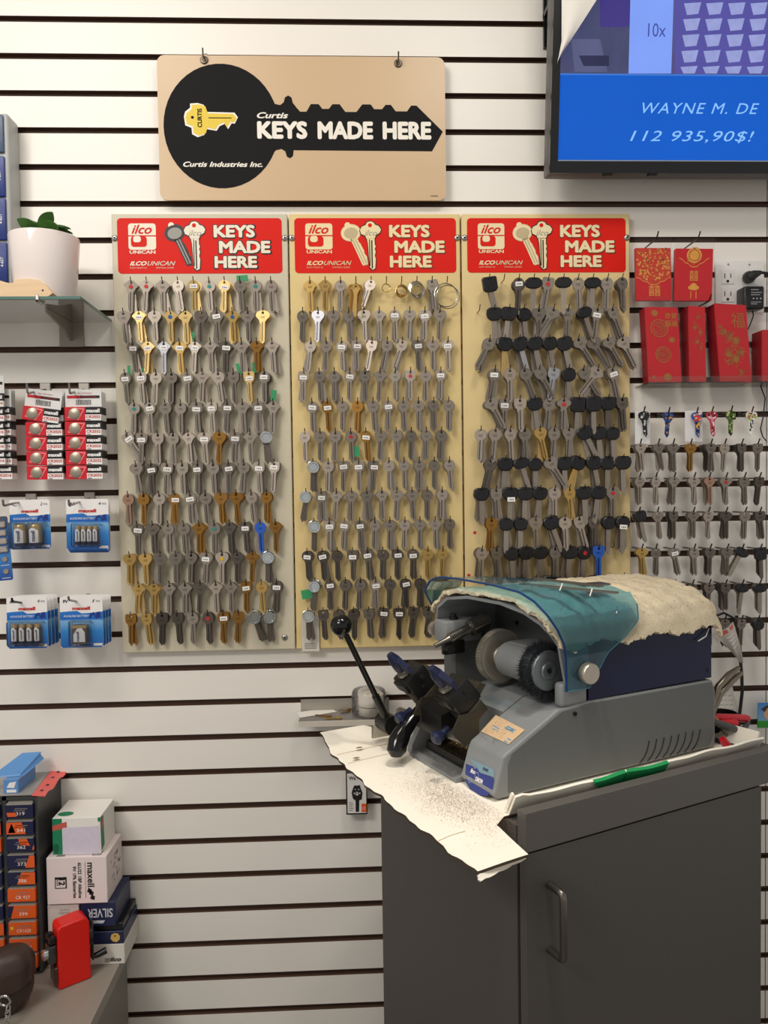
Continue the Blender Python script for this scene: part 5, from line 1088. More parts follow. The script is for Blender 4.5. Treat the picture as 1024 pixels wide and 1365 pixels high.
for i in range(26): y = rr.uniform(-.09, -.03); z = rr.uniform(z0+.02, zm-.02); b.face([(x1+.0003, y, z), (x1+.0003, y+.007, z+.003), (x1+.0003, y+.006, z+.006), (x1+.0003, y-.001, z+.003)])
b.build('print', M_PGR, o, fixn=False)
o, x0, x1, z0, zt = pbox('white_carton', 'white and green carton with a pasted label on top of the stack', 'box', (69.5, 1091, 134.5, 1130), -.105, -.012, zm+E3, mat('carton_bright', (238, 234, 228), .5, 0, .02, 16))
M_GRN = mat('print_green', (24, 128, 88), .45); M_RIB = mat('print_ribbon', (196, 92, 80), .45)
def ff(pts, m, name='print', d=.0004): b = MB(); b.face([(x0+(x1-x0)*u, -.105-d, z0+(zt-z0)*v) for u, v in pts]); b.build(name, m, o, fixn=False)
ff([(0, .02), (.2, .02), (.2, .99), (0, .99)], M_GRN); ff([(0, .66), (.3, .74), (.3, .90), (0, .80)], M_RIB, d=.0006); ff([(.2, .02), (.97, .02), (.97, .76), (.22, .74)], mat('label_lilac', (214, 206, 222), .5, 0, .08, 90), 'pasted_label', .0008); ff([(.07+.06*math.cos(t), .18+.14*math.sin(t)) for t in [i*PI/6 for i in range(12)]], mat('print_dkgreen', (16, 92, 64), .45), d=.0006)
ff([(.95, .88), (1, .88), (1, .99), (.95, .99)], M_GRN)
b = MB(); b.face([(x0+.014+a, -.085+c, zt+.0003) for a, c in circ(.006, 0, .016, 16, .011)]); b.build('print', M_GRN, o, fixn=False)
b = MB(); b.face([(x1+.0004, -.100, z0+.004), (x1+.0004, -.082, z0+.010), (x1+.0004, -.086, zt-.004), (x1+.0004, -.104, zt-.002)]); b.build('print', M_GRN, o, fixn=False)
b = MB(); b.face([(x1+.0006, -.104, zt-.028), (x1+.0006, -.088, zt-.020), (x1+.0006, -.088, zt-.008), (x1+.0006, -.104, zt-.014)]); b.build('print', M_RIB, o, fixn=False)

# pencil sharpener
A0 = onz(79, 1321, CZ); A1 = onz(122, 1304, CZ); ex = (A1-A0); LX = ex.length; ex.normalize(); ey = Vector((-ex.y, ex.x, 0))
MS = Matrix(((ex.x, ey.x, 0, A0.x), (ex.y, ey.y, 0, A0.y), (0, 0, 1, CZ+E3), (0, 0, 0, 1)))
hs = at(79, 1236, A0.y).z-CZ
ps = thing('pencil_sharpener', 'bright red desktop pencil sharpener with a black crank on the grey counter', 'sharpener', MS)
prof = [(0, 0), (LX, 0), (LX, hs*.84), (LX*.985, hs*.91), (LX*.93, hs*.965), (LX*.84, hs*.995), (LX*.7, hs*1.0), (LX*.10, hs*.985), (LX*.02, hs*.955), (0, hs*.90)]
b = MB(MS); b.prism(prof, 'y', 0, .040); ob = b.build('body', mat('sharpener_red', (222, 36, 26), .28, 0, .03, 12, spec=.4), ps)
mo = ob.modifiers.new('bevel', 'BEVEL'); mo.width = .004; mo.segments = 3; mo.limit_method = 'ANGLE'
b = MB(MS); b.rbox((-.007, .005, hs*.10), (.0005, .033, hs*.34), .001, 1); b.build('shavings_drawer', mat('drawer_smoke', (72, 52, 48), .2, 0, .1, 40), ps)
M_CHR = mat('chrome', (190, 190, 190), .15, .95, .1, 40)
b = MB(MS); b.rbox((-.016, .006, hs*.42), (.0, .030, hs*.70), .002, 2); b.build('chuck_plate', mat('chrome_dark', (90, 92, 92), .2, .9, .1, 40), ps)
b = MB(MS); b.cyl((-.024, .018, hs*.56), (-.012, .018, hs*.56), .011, 18); b.cyl((-.0245, .018, hs*.56), (-.022, .018, hs*.56), .004, 10); b.build('pencil_chuck', M_CHR, ps)
for y in (.010, .028):
    b = MB(MS); b.rbox((-.014, y-.006, hs*.73), (-.002, y+.006, hs*.84), .002, 2); b.build('clamp_tab', M_BLK, ps)
b = MB(MS); b.cyl((LX, .020, hs*.62), (LX+.006, .020, hs*.62), .022, 24); b.build('rear_cap', M_BLK, ps)
b = MB(MS); b.rbox((LX+.006, .010, hs*.22), (LX+.010, .026, hs*.86), .002, 2); b.build('crank_arm', mat('crank_grey', (62, 64, 62), .4), ps)
b = MB(MS); b.tube([(LX+.010, .016, hs*.26), (LX+.018, .014, hs*.27), (LX+.034, .010, hs*.31)], [.0048, .006, .0065], 12); b.build('crank_handle', M_BLK, ps)

# leather bag
M_LEA = mat('leather_brown', (62, 46, 40), .40, 0, .25, 14, .5, 45)
gc = onz(2, 1372, CZ); gc = Vector((gc.x-.020, gc.y+.055, CZ))
lb = thing('leather_bag', 'dark brown leather bag with chrome ring and chain at lower left corner', 'bag', loc=(gc.x, gc.y, CZ))
def bagf(u, v):
    a = 2*PI*u; t = v; e = (math.sin(PI*(.10+t*.90)) if t < 1 else 0)**.5 if t < .999 else 0.0001; rx, ry = .055, .046
    wr = 1+.04*math.sin(a*3+t*5)+.022*math.sin(a*7-t*9)
    return (gc.x+rx*e*wr*math.cos(a), gc.y+ry*e*wr*math.sin(a), CZ+.0015+.112*t+.005*math.sin(a*2+1)*t*(1-t))
b = MB(); b.grid(bagf, 40, 24); b.build('body', M_LEA, lb)
def flapf(u, v):
    a = -PI*1.1+PI*1.2*u; e = min(1, v*1.35)**.6; d = 1+.03*math.sin(a*5+v*4)*v; return (gc.x-.002+.057*e*d*math.cos(a), gc.y+.050*e*d*math.sin(a), CZ+.119-.058*v**2.6+.004*math.sin(a*3+2)*v-.010*max(0, v-.8)*abs(math.sin(a*1.5)))
b = MB(); b.grid(flapf, 36, 14, .004); b.build('flap', M_LEA, lb)
rc = at(6, 1334, gc.y-.056); b = MB(); b.tube([(rc.x+.010*math.cos(t), rc.y-.002*math.sin(t), rc.z+.010*math.sin(t)) for t in [i*2*PI/20 for i in range(21)]], .0022, 8); b.build('ring', M_CHR, lb)
for i in range(6):
    c = Vector((rc.x+.007-.001*i, rc.y-.002, rc.z-.014-i*.009)); b = MB(); b.tube([(c.x+.0035*math.cos(t)*(1 if i % 2 else .5), c.y+.0035*math.cos(t)*(.3 if i % 2 else 1), c.z+.0062*math.sin(t)) for t in [k*2*PI/12 for k in range(13)]], .0014, 6); b.build('chain_link', M_CHR, lb)

# ---------------------------------------------------------------- grey cabinet
TH = math.radians(25.3); E1 = Vector((math.cos(TH), math.sin(TH), 0)); E2 = Vector((-math.sin(TH), math.cos(TH), 0)); OC = Vector((0.22805, -0.60119, 0.1898)); US = 0.87      # cabinet corner and size unit: the counter stands 0.97 m high
def frm(o): return Matrix(((E1.x*US, E2.x*US, 0, o.x), (E1.y*US, E2.y*US, 0, o.y), (0, 0, US, o.z), (0, 0, 0, 1)))
def LP(u, v, z): return OC+(E1*u+E2*v+Vector((0, 0, z)))*US
MC = frm(OC)
vw = lambda u, g=.004: (-OC.y-g-US*u*E1.y)/(US*E2.y)
VB_ = .486; ub = (-OC.y-.004-US*VB_*E2.y)/(US*E1.y); ZF = -OC.z/US
def pl3(px, py, M, p0, n):
    "local coordinates, in frame M, of pixel px,py on the plane through p0 with normal n (both local)"
    d = _f + _r*((px-512)/FPX) - _u*((py-682.5)/FPX); P0 = M @ Vector(p0); N = M.to_3x3() @ Vector(n)
    return M.inverted() @ (CAM + d*((P0-CAM).dot(N)/d.dot(N)))
M_CAB = mat('cabinet_grey', (77, 74, 70), .5, 0, .10, 240); M_CAB2 = mat('cabinet_edge', (90, 87, 83), .45, 0, .06, 120)
UE = .580
cb = thing('base_cabinet', 'dark grey laminate cabinet with one door standing at an angle against the wall', 'cabinet', MC)
b = MB(MC); b.prism([(0, 0), (UE, 0), (UE, vw(UE)), (ub, VB_), (0, VB_)], 'z', ZF, .884); b.build('carcass', M_CAB, cb)
b = MB(MC); b.rbox((.0005, -.0225, ZF+.09), (UE-.001, -.0060, .859), .001, 1); dr = b.build('door', M_CAB, cb)
b = MB(MC); b.box((.004, -.0060, ZF+.1), (UE-.004, -.0002, .855)); b.build('door_gap_shade', mat('gap_dark', (20, 18, 17), .8), cb)  # near-black filler stands in for the shade in the open gap behind the door
hx, hz0, hz1 = .047, .691, .800
b = MB(MC); b.tube([(hx, -.021, hz1)]+[(hx, -.021-.030-.008*math.sin(t), hz1-.008*(1-math.cos(t))) for t in (0, .5, 1.0, 1.57)]+[(hx, -.059-.008*0-.0, hz0+.008*(1-math.cos(t))) if False else (hx, -.051-.008*math.sin(t), hz0+.008*(1-math.cos(t))) for t in (1.57, 1.0, .5, 0)]+[(hx, -.021, hz0)], .0062, 12)
b.build('handle', mat('handle_steel', (116, 112, 106), .3, .9, .06, 60), dr)
ct = thing('countertop', 'grey countertop of the angled cabinet with a raised front rail', 'countertop', frm(LP(0, 0, .885)))
b = MB(MC); b.prism([(-.002, -.001), (.70, -.001), (.70, vw(.70)), (ub, VB_), (-.002, VB_)], 'z', .8845, .9005); b.build('slab', M_CAB, ct)
b = MB(MC); b.rbox((0, -.0235, .8625), (.64, -.0015, .9275), .0008, 1); b.build('front_rail', M_CAB2, ct)

# ---------------------------------------------------------------- cardboard mat
M_CRD = mat('cardboard_white', (242, 236, 222), .7, 0, .08, 11, .25, 30); M_CRE = mat('cardboard_edge', (70, 58, 44), .8, 0, .4, 300)
cm = thing('cardboard_mat', 'white corrugated cardboard mat with torn flaps under the key machine', 'cardboard', frm(LP(0, 0, .9)))
def edge_u(v):      # the torn left edge of the mat
    t = (v+.0994)/(.5274+.0994)
    return -.1465+.0223*t-.006*math.sin(PI*t)+.0022*math.sin(t*41)+.0015*math.sin(t*90+1)
def matf(x, y):
    v = -.0994+y*(.5274+.0994); u0 = edge_u(v); ur = .0 if v < .03 else .60
    u1 = (-.048+.018*(v+.0994)/.1-.006 if v < .005 else -.036+.036*(v-.005)/.025) if v < .03 else min(.60, (vw(0.60, .02)-v)/.9+.60)
    if v >= .03: u1 = max(.02, min(.60, (-OC.y-.02-US*v*E2.y)/(US*E1.y)))
    if v > .47: u1 = max(.02, u1-(v-.47)*4)
    u = u0+(u1-u0)*x
    lift = .020*max(0, (v-.445)/.08)**1.5*max(0, 1-max(0, u+.02)/.06) if v > .445 else 0
    droop = -.004*max(0, min(1, (-u-.02)/.12))**2*(1 if v < .42 else .2) + .0015*math.sin(v*40)*max(0, -u*6)
    return (u, v, .9062+lift+droop)
b = MB(MC); b.grid(matf, 26, 60, .0046, 0); NF_ = 26*60
nt_ = len(b.f); 
for i in range(2*NF_, nt_): b.mi[i] = 1; b.sm[i] = False
b.build('mat_sheet', [M_CRD, M_CRE], cm)
b = MB(MC)
for v0 in (.010, .385, .440):
    b.tube([(matf(x, (v0+.0994)/.6268)[0], v0+.004*math.sin(x*5), matf(x, (v0+.0994)/.6268)[2]+.0001) for x in [i/10*.45+.01 for i in range(11)]], .0009, 4)
b.build('crease', mat('crease_brown', (178, 160, 132), .8), cm)
for px, py in ((479, 1000), (475, 1012)):
    p = pl3(px, py, MC, (0, 0, .9065), (0, 0, 1)); b = MB(MC); b.face([(p.x+q[0], p.y+q[1], .9092+.006*max(0, (p.y-.40)/.08)) for q in circ(0, 0, .0075, 12, .0045)]); b.build('hole_print', mat('hole_brown', (130, 112, 92), .8), cm, fixn=False)
# folded-up wall along the rail
def wallf(x, y): u = .004+x*.625; return (u, .030-.020*y+.002*math.sin(u*31), .9066+.034*y+.0012*math.sin(u*57)+.004*(1 if u < .02 else 0)*y)
b = MB(MC); b.grid(wallf, 40, 5, -.0042, 0)
for i in range(2*40*5, len(b.f)): b.mi[i] = 0
b.build('folded_wall', M_CRD, cm)
def wallr(x, y): v = .026+x*.17; return (.628+.012*y, v, .9066+.036*y+.001*math.sin(v*50))
b = MB(MC); b.grid(wallr, 14, 4, .0042, 0); b.build('folded_wall', M_CRD, cm)
b = MB(MC); b.grid(lambda x, y: Vector(wallf(.02+.0+x*.010, .05+y*.9))+Vector((-.012, .003, 0)), 3, 3, .006); b.build('torn_end', M_CRD, cm)
M_GRP = mat('print_box_green', (20, 142, 78), .6)
for x0, x1 in ((.268, .392), (.400, .555)):
    def gp(x, y, off): 
        lo = (.30+.60*max(0, 1-x*2.4)) if x0 < .3 else .30
        return Vector(wallf(x0+(x1-x0)*x, lo+(1.02-lo)*y))+Vector((0, off, .0006))
    b = MB(MC); b.grid(lambda x, y: gp(x, y, -.0016), 14, 3, -.0068); b.build('green_print', M_GRP, cm)
# near torn flap folded under and the layered edge
b = MB(MC); b.grid(lambda x, y: (-.1465+.098*x+.004*math.sin(y*9), -.0985-.006*y+.022*x*(1), .8965-.007*y+.001*math.sin(x*20)), 10, 3, .003); b.build('torn_flap', M_CRD, cm)
# filings on the mat
b = MB(MC); rr = random.Random(12)
for i in range(6500):
    u = rr.gauss(-.042, .034); v = rr.gauss(.125, .075)
    if not (-.118 < u < .0 and -.06 < v < .33): continue
    s = rr.uniform(.0003, .0011); a = rr.uniform(0, PI); z = .9074-.004*max(0, min(1, (-u-.02)/.12))**2+.0015*math.sin(v*40)*max(0, -u*6); d = (math.cos(a)*s, math.sin(a)*s)
    b.face([(u-d[0], v-d[1], z), (u+d[1]*.4, v-d[0]*.4, z+.0002), (u+d[0], v+d[1], z+.0004), (u-d[1]*.4, v+d[0]*.4, z+.0002)])
tag(b.build('metal_filings', mat('filings_brown', (150, 100, 52), .5, .4), fixn=False), 'brown brass filings scattered on the cardboard mat before the machine', 'filings', kind='stuff')
# small upright piece of cardboard at the wall end
q = [pl3(x, y, MC, (0, .44, 0), (.1, 1, 0)) for x, y in ((486, 968), (520, 962), (522, 990), (484, 995))]; zb = .9095
cp = thing('cardboard_piece', 'small upright offcut of corrugated cardboard behind the black lever', 'cardboard', frm(LP(0, 0, .9)))
b = MB(MC); b.prism([(-.035, .9085+.012), (.03, .9085+.012), (.03, .955), (-.032, .949)], 'y', .452, .457); b.build('sheet', mat('cardboard_grey', (186, 178, 160), .75, 0, .12, 40), cp)
b = MB(MC)
for i in range(8): b.box((-.0352, .4525, .9225+i*.0034), (-.0335, .4565, .924+i*.0034))
b.build('flute', M_CRE, cp)

# ---------------------------------------------------------------- key cutting machine
MM = frm(LP(.0064, .0794, .9078))
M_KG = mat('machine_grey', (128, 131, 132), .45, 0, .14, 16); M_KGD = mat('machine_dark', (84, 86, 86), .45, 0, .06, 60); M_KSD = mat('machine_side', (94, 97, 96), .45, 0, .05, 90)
M_STL = mat('steel_dull', (150, 146, 138), .3, .9, .1, 60); M_CLB = mat('clamp_black', (26, 26, 25), .35, .2, .15, 60); M_OLV = mat('clamp_olive', (62, 58, 48), .4, .4, .15, 60); M_KNB = mat('knob_navy', (26, 32, 62), .38, 0, .08, 40)
km = thing('key_machine', 'grey key cutting machine with teal shield, wire brush and black levers', 'machine', MM)
P = lambda: MB(MM)
b = P(); b.prism([(.004, .012), (.014, .002), (.566, .002), (.566, .118), (.557, .142), (.222, .1455), (.151, .140), (.034, .079), (.026, .074), (.022, .060), (.009, .020)], 'y', 0, .106); ob = b.build('side_body', M_KG, km)
mo = ob.modifiers.new('bevel', 'BEVEL'); mo.width = .004; mo.segments = 2; mo.limit_method = 'ANGLE'; mo.angle_limit = .6
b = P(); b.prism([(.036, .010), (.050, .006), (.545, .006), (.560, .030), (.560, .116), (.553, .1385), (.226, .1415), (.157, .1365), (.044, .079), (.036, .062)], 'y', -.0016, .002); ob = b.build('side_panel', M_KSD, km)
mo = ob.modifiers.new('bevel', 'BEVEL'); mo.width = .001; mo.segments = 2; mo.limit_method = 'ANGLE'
b = P(); b.prism([(.105, .002), (.566, .002), (.566, .142), (.222, .1455), (.151, .140), (.105, .116)], 'y', .1062, .295); b.build('main_body', M_KG, km)
b = P(); b.prism([(.0, .002), (.105, .002), (.105, .116), (.040, .082), (.020, .050), (.002, .018)], 'y', .278, .295); b.build('far_rail', M_KG, km)
b = P(); b.prism([(-.004, .0), (.105, .0), (.105, .014), (.012, .009), (-.004, .006)], 'y', .1062, .2778); b.build('base_plate', M_KG, km)
b = P(); 
for a_, c_ in (((.026, .116, .0145), (.103, .262, .017)), ((.026, .116, .0145), (.029, .262, .030)), ((.100, .116, .0145), (.103, .262, .030)), ((.029, .116, .0145), (.100, .119, .030)), ((.029, .259, .0145), (.100, .262, .030))): b.box(a_, c_)
b.build('chip_tray', mat('tray_black', (20, 19, 18), .45, 0, .2, 60), km)
b = P(); rr = random.Random(5)
for i in range(900):
    a_ = rr.uniform(.03, .098); c_ = min(.256, max(.122, rr.gauss(.195, .038))); s = rr.uniform(.0006, .0016); t = rr.uniform(0, 6.3); z = .0172+.010*math.exp(-((a_-.07)/.03)**2-((c_-.205)/.035)**2)*rr.uniform(.3, 1)
    b.face([(a_+s*math.cos(t+k*1.57), c_+s*math.sin(t+k*1.57)*.5, z+(.0006 if k % 2 else 0)) for k in range(4)])
for i in range(420):
    a_ = rr.uniform(-.002, .024); c_ = rr.uniform(.11, .27); s = rr.uniform(.0005, .0012); t = rr.uniform(0, 6.3)
    b.face([(a_+s*math.cos(t+k*1.57), c_+s*math.sin(t+k*1.57)*.5, .0098+(.0004 if k % 2 else 0)) for k in range(4)])
for i in range(240):
    t_ = rr.uniform(.05, .75); a_ = .036+t_*.07; s = rr.uniform(.0004, .001); t = rr.uniform(0, 6.3); c_ = min(.094, rr.uniform(.045, .1))
    b.face([(a_+s*math.cos(t+k*1.57), c_+s*math.sin(t+k*1.57), .0802+(a_-.034)*.521+.0006) for k in range(4)])
tag(b.build('brass_chips', mat('chips_gold', (176, 140, 72), .35, .7, .3, 200), km, fixn=False), kind='stuff')
b = P(); b.rbox((.158, .0005, .140), (.222, .024, .186), .008, 3); b.build('corner_block', M_KG, km)
# vents and screw
for i in range(8):
    a0 = .356+.0205*i; b = P(); b.tube([(a0-.006, -.0019, .006+.0*i), (a0+.006, -.0019, .016), (a0+.014, -.0019, .028), (a0+.019, -.0019, .046)], .0011, 6); b.build('vent_slot', M_DK, km)
b = P(); b.lathe([(.0042, 0), (.0042, -.0025), (.0022, -.0028), (.0022, -.001)], 12, 'y', c=(.187, -.0016, .128)); b.build('screw', M_CLB, km)
# blue rear cover
sec = [(.002, .147), (.002, .262), (.006, .282), (.018, .300), (.045, .318), (.10, .330), (.19, .332), (.25, .324), (.28, .300), (.291, .270), (.291, .147)]
b = P(); b.prism([(p[0], p[1]) for p in sec], 'x', .224, .556, smooth=False); b.build('rear_cover', mat('cover_navy', (15, 22, 58), .25, 0, .3, 14, spec=.35), km)
b = P(); b.lathe([(.0035, 0), (.003, -.002), (.0001, -.003)], 10, 'y', c=(.546, .002, .163)); b.build('screw', M_CLB, km)
# grey hood over the cutters
def cross(s, off=0.0):
    "hood cross-section: s=0 near bottom, 1 far bottom -> (b, z)"
    pts = [(.001, .178), (.001, .255), (.004, .280), (.015, .300), (.045, .318), (.10, .329), (.19, .331), (.25, .322), (.28, .300), (.292, .27), (.294, .150)]
    t = s*(len(pts)-1); i = min(len(pts)-2, int(t)); f = t-i; p, q = pts[i], pts[i+1]; x, z = p[0]+(q[0]-p[0])*f, p[1]+(q[1]-p[1])*f
    if off:
        cx, cz = .147, .22; dx, dz = (x-cx)/.147, (z-cz)/.11; L = max(abs(dx), abs(dz), .3); n = Vector((dx, dz)).normalized(); x += n.x*off; z += n.y*off
    return x, z
def a_front(s): 
    k = [.166, .150, .132, .118, .104, .092, .078, .068, .062, .066, .098]; t = s*10; i = min(9, int(t)); return k[i]+(k[i+1]-k[i])*(t-i)
def hoodf(x, y): c_ = cross(y); af = a_front(y)+.004; return (af+(.223-af)*x, c_[0], c_[1])
b = P(); b.grid(hoodf, 6, 40, .006); b.build('hood', M_KG, km)
b = P(); b.prism([(p[0]+(.006 if p[0] < .15 else -.008), p[1]-.0015) for p in sec], 'x', .2165, .2235); b.build('cavity_wall', M_KGD, km)
for bb, zz in ((.245, .296), (.205, .262), (.155, .286), (.095, .268), (.06, .300)):
    b = P(); b.cyl((.2165, bb, zz), (.2135, bb, zz), .0042, 10); b.build('bolt', M_CLB, km)
# teal shield
SHX = [(-.0045, .172, .166), (-.008, .233, .162), (-.017, .262, .150), (-.021, .291, .132), (-.015, .318, .114), (.002, .342, .098), (.026, .357, .084), (.10, .363, .076), (.20, .364, .070), (.265, .362, .064), (.290, .352, .056), (.302, .330, .050), (.305, .293, .072), (.305, .255, .100)]
SHB = [.222, .262, .300, .328, .332, .33, .305, .25, .18, .155, .14, .13, .13, .16]
def shf(x, y):
    t = y*13; i = min(12, int(t)); f = t-i; f = f; p, q = SHX[i], SHX[i+1]
    b_, z_, a_ = (p[k]+(q[k]-p[k])*f for k in range(3)); ab = SHB[i]+(SHB[i+1]-SHB[i])*f
    return (a_+(ab-a_)*x, b_, z_-.004*x*(1 if 5 < t < 11 else 0))
M_TEAL = clear('shield_teal', (146, 202, 222), .06, .89, 1.45)
b = P(); b.grid(shf, 14, 60); b.build('shield', M_TEAL, km, fixn=False)
b = P(); b.tube([shf(0, i/60) for i in range(61)], .0022, 6); b.build('shield_edge', mat('edge_blue', (20, 58, 110), .2, 0, .1, 30), km)
b = P(); b.tube([shf(i/14, 0) for i in range(15)]+[shf(1, i/60) for i in range(0, 20)], .0012, 5); b.build('shield_edge', mat('edge_teal', (52, 110, 124), .2, 0, .1, 30), km)
kc = (.2085, -.009, .203); b = P(); b.lathe([(.012, .004), (.019, 0), (.0195, -.002), (.0195, -.014), (.018, -.0158), (.0001, -.0158)], 28, 'y', c=kc); b.build('pivot_knob', mat('knob_steel', (186, 178, 164), .35, .85, .1, 50), km)
# brush, shaft housing and cutter
ax_, az_ = .153, .205
b = P(); rr = random.Random(8)
b.lathe([(.034, .036), (.044, .036), (.046, .041), (.046, .056), (.044, .062), (.034, .062)], 48, 'y', c=(ax_, 0, az_))
for i in range(1500):
    t = rr.uniform(0, 2*PI); y0 = rr.uniform(.030, .062); r0 = rr.uniform(.036, .044); r1 = rr.uniform(.052, .0575); w_ = rr.uniform(.007, .013); t2 = t+rr.uniform(-.05, .05); y1 = y0+rr.uniform(-.003, .003)
    c, s = math.cos, math.sin
    b.add([(ax_+r0*c(t-w_), y0, az_+r0*s(t-w_)), (ax_+r0*c(t+w_), y0, az_+r0*s(t+w_)), (ax_+r1*c(t2), y1, az_+r1*s(t2)), (ax_+r0*c(t), y0+.002, az_+r0*s(t))], [(0, 1, 2), (1, 3, 2), (3, 0, 2)])
tag(b.build('brush_bristles', mat('bristle_black', (50, 54, 58), .45, .3, .5, 300), km, fixn=False), kind='stuff')
b = P(); b.lathe([(.0001, .0285), (.0085, .0285), (.0090, .0265), (.0155, .0262), (.0175, .0285), (.030, .0275), (.0365, .0285), (.038, .031), (.038, .036)], 36, 'y', c=(ax_, 0, az_)); b.build('brush_plate', mat('plate_zinc', (122, 128, 130), .35, .7, .1, 60), km)
b = P(); b.lathe([(.0001, .0262), (.0045, .0258), (.0045, .030)], 12, 'y', c=(ax_, 0, az_)); b.build('hub_bolt', M_CLB, km)
for i, ch in enumerate('MADE IN ITALY - RPM 4500 -' if False else ''): pass
b = P(); b.cyl((ax_, .062, az_), (ax_, .150, az_), .034, 36); b.build('shaft_housing', M_KG, km)
b = P(); b.rbox((ax_-.004, .064, az_+.004), (.2165, .148, az_+.036), .003, 2); b.build('bearing_block', M_KG, km)
b = P(); NG = 64; R = .0540
pts = [((R if k % 2 else R-.0020)*math.cos(2*PI*k/(2*NG)), (R if k % 2 else R-.0020)*math.sin(2*PI*k/(2*NG))) for k in range(2*NG)]
b.prism([(ax_+p[0], az_+p[1]) for p in pts], 'y', .172, .190); b.lathe([(.0001, .1695), (.020, .1695), (.022, .1715), (.046, .171), (.0495, .172)], 40, 'y', c=(ax_, 0, az_)); b.build('cutter_wheel', mat('cutter_steel', (188, 182, 168), .35, .8, .06, 60), km)
b = P(); b.cyl((ax_, .150, az_), (ax_, .170, az_), .020, 24); b.cyl((ax_, .19, az_), (ax_, .235, az_), .012, 20); b.build('shaft', M_STL, km)
# tracer block and pin
b = P(); b.rbox((.062, .238, .228), (.150, .286, .272), .003, 2); b.build('tracer_block', M_KG, km)
b = P(); b.prism([(.085, .110), (.20, .138), (.20, .2285), (.085, .2285)], 'y', .240, .284); b.build('pedestal', M_KGD, km)
b = P(); b.cyl((.095, .262, .272), (.095, .262, .2785), .009, 14); b.cyl((.095, .262, .2785), (.095, .262, .284), .006, 12); b.build('set_screw', M_CLB, km)
b = P(); b.cyl((.070, .2865, .250), (.070, .300, .250), .015, 20); b.build('end_knob', mat('knob_steel', (186, 178, 164)), km)
p0, p1 = Vector((.150, .222, .272)), Vector((.022, .218, .232)); d_ = p1-p0
b = P(); b.tube([p0, p0+d_*.32, p0+d_*.33, p0+d_*.72, p0+d_*.73, p0+d_*.8, p1], [.017, .017, .0105, .0105, .007, .0055, .0045], 18); b.build('tracer_pin', mat('pin_steel', (130, 126, 118), .25, .9, .08, 60), km)
b = P(); b.rbox((.050, .226, .208), (.100, .240, .236), .003, 2); b.cyl((.058, .214, .222), (.058, .226, .222), .0085, 14); b.build('tracer_clamp', M_CLB, km)
# carriage with two vises
b = P(); b.cyl((.026, .105, .072), (.026, .372, .060), .011, 18); b.build('carriage_shaft', M_STL, km)
b = P(); b.prism([(.004, .062), (.050, .066), (.064, .108), (.048, .124), (.002, .108)], 'y', .165, .262); b.build('carriage', M_CLB, km)
for ci, (bc, nm) in enumerate(((.132, 'near'), (.272, 'far'))):
    T = Matrix.Translation((.016 if ci == 0 else .004, bc, .158)) @ Matrix.Rotation(math.radians(-40), 4, 'Y')
    VB = MB(MM @ T); VB.rbox((-.028, -.027, -.030), (.028, .027, .022), .004, 2); VB.rbox((-.034, -.022, -.006), (-.022, .022, .018), .003, 2); vb = VB.build('vise', M_CLB, km)
    VB = MB(MM @ T); VB.rbox((-.026, -.029, -.058), (.022, .026, -.0302), .003, 2); VB.prism([(.028, -.012), (.042, -.010), (.050, -.022), (.028, -.028)], 'y', -.022, .022); VB.build('jaw', M_OLV, vb)
    VB = MB(MM @ T); VB.lathe([(.012, .022), (.0165, .024), (.0165, .029), (.011, .031), (.009, .036)], 20, 'z', c=(-.006, 0, 0)); VB.build('washer', M_STL, vb)
    VB = MB(MM @ T); VB.lathe([(.012, .034), (.0135, .040), (.0125, .060), (.009, .072), (.007, .078), (.0001, .079)], 16, 'z', c=(-.006, 0, 0)); VB.add([(-.010, -.006, .040), (-.010, -.052, .038), (-.003, -.054, .044), (.004, -.008, .046), (-.010, -.006, .064), (-.010, -.048, .054), (-.003, -.050, .056), (.004, -.008, .066)], [(0, 1, 2, 3), (4, 5, 6, 7), (0, 1, 5, 4), (1, 2, 6, 5), (2, 3, 7, 6), (3, 0, 4, 7)]); VB.add([(-.010, .006, .040), (-.010, .022, .042), (-.004, .022, .046), (.004, .008, .046), (-.010, .006, .064), (-.010, .018, .056), (-.004, .018, .058), (.004, .008, .066)], [(0, 1, 2, 3), (4, 5, 6, 7), (0, 1, 5, 4), (1, 2, 6, 5), (2, 3, 7, 6), (3, 0, 4, 7)]); VB.build('wing_knob', M_KNB, vb)
    VB = MB(MM @ T); VB.cyl((.008, -.030, .004), (.008, -.026, .004), .005, 12); VB.cyl((-.002, -.0285, -.012), (-.002, -.026, -.012), .003, 10); VB.build('screw', M_DK, vb)
    b = P(); b.prism([(-.014, .094), (.014, .066), (.046, .078), (.046, .128), (.004, .125)], 'y', bc-.031, bc-.026); b.build('support_plate', M_OLV, km)
    b = P(); k0 = Vector((-.010, bc-.010, .098)); b.tube([k0, k0+Vector((-.016, -.004, -.006)), k0+Vector((-.020, -.005, -.008)), k0+Vector((-.030, -.007, -.012)), k0+Vector((-.036, -.008, -.014))], [.006, .006, .011, .0135, .008], 12); b.build('adjust_knob', M_KNB, km)
# lever with a ball
lp = Vector((-.016, .345, .049)); bl_ = Vector((-.125, .333, .264))
b = P(); b.cyl((-.016, .325, .049), (-.016, .372, .049), .0205, 26); b.cyl((-.016, .3242, .049), (-.016, .325, .049), .0035, 10); b.build('lever_hub', M_CLB, km)
b = P(); b.tube([lp, lp+(bl_-lp)*.3], .0085, 14); b.tube([lp+(bl_-lp)*.29, bl_], .0062, 14); b.build('lever_rod', mat('rod_black', (52, 52, 52), .22, .7, .1, 60), km)
b = P(); b.ball(bl_+(bl_-lp)*.03, .0225, 24); b.build('lever_ball', mat('ball_black', (14, 14, 16), .12, 0, .1, 30), km)
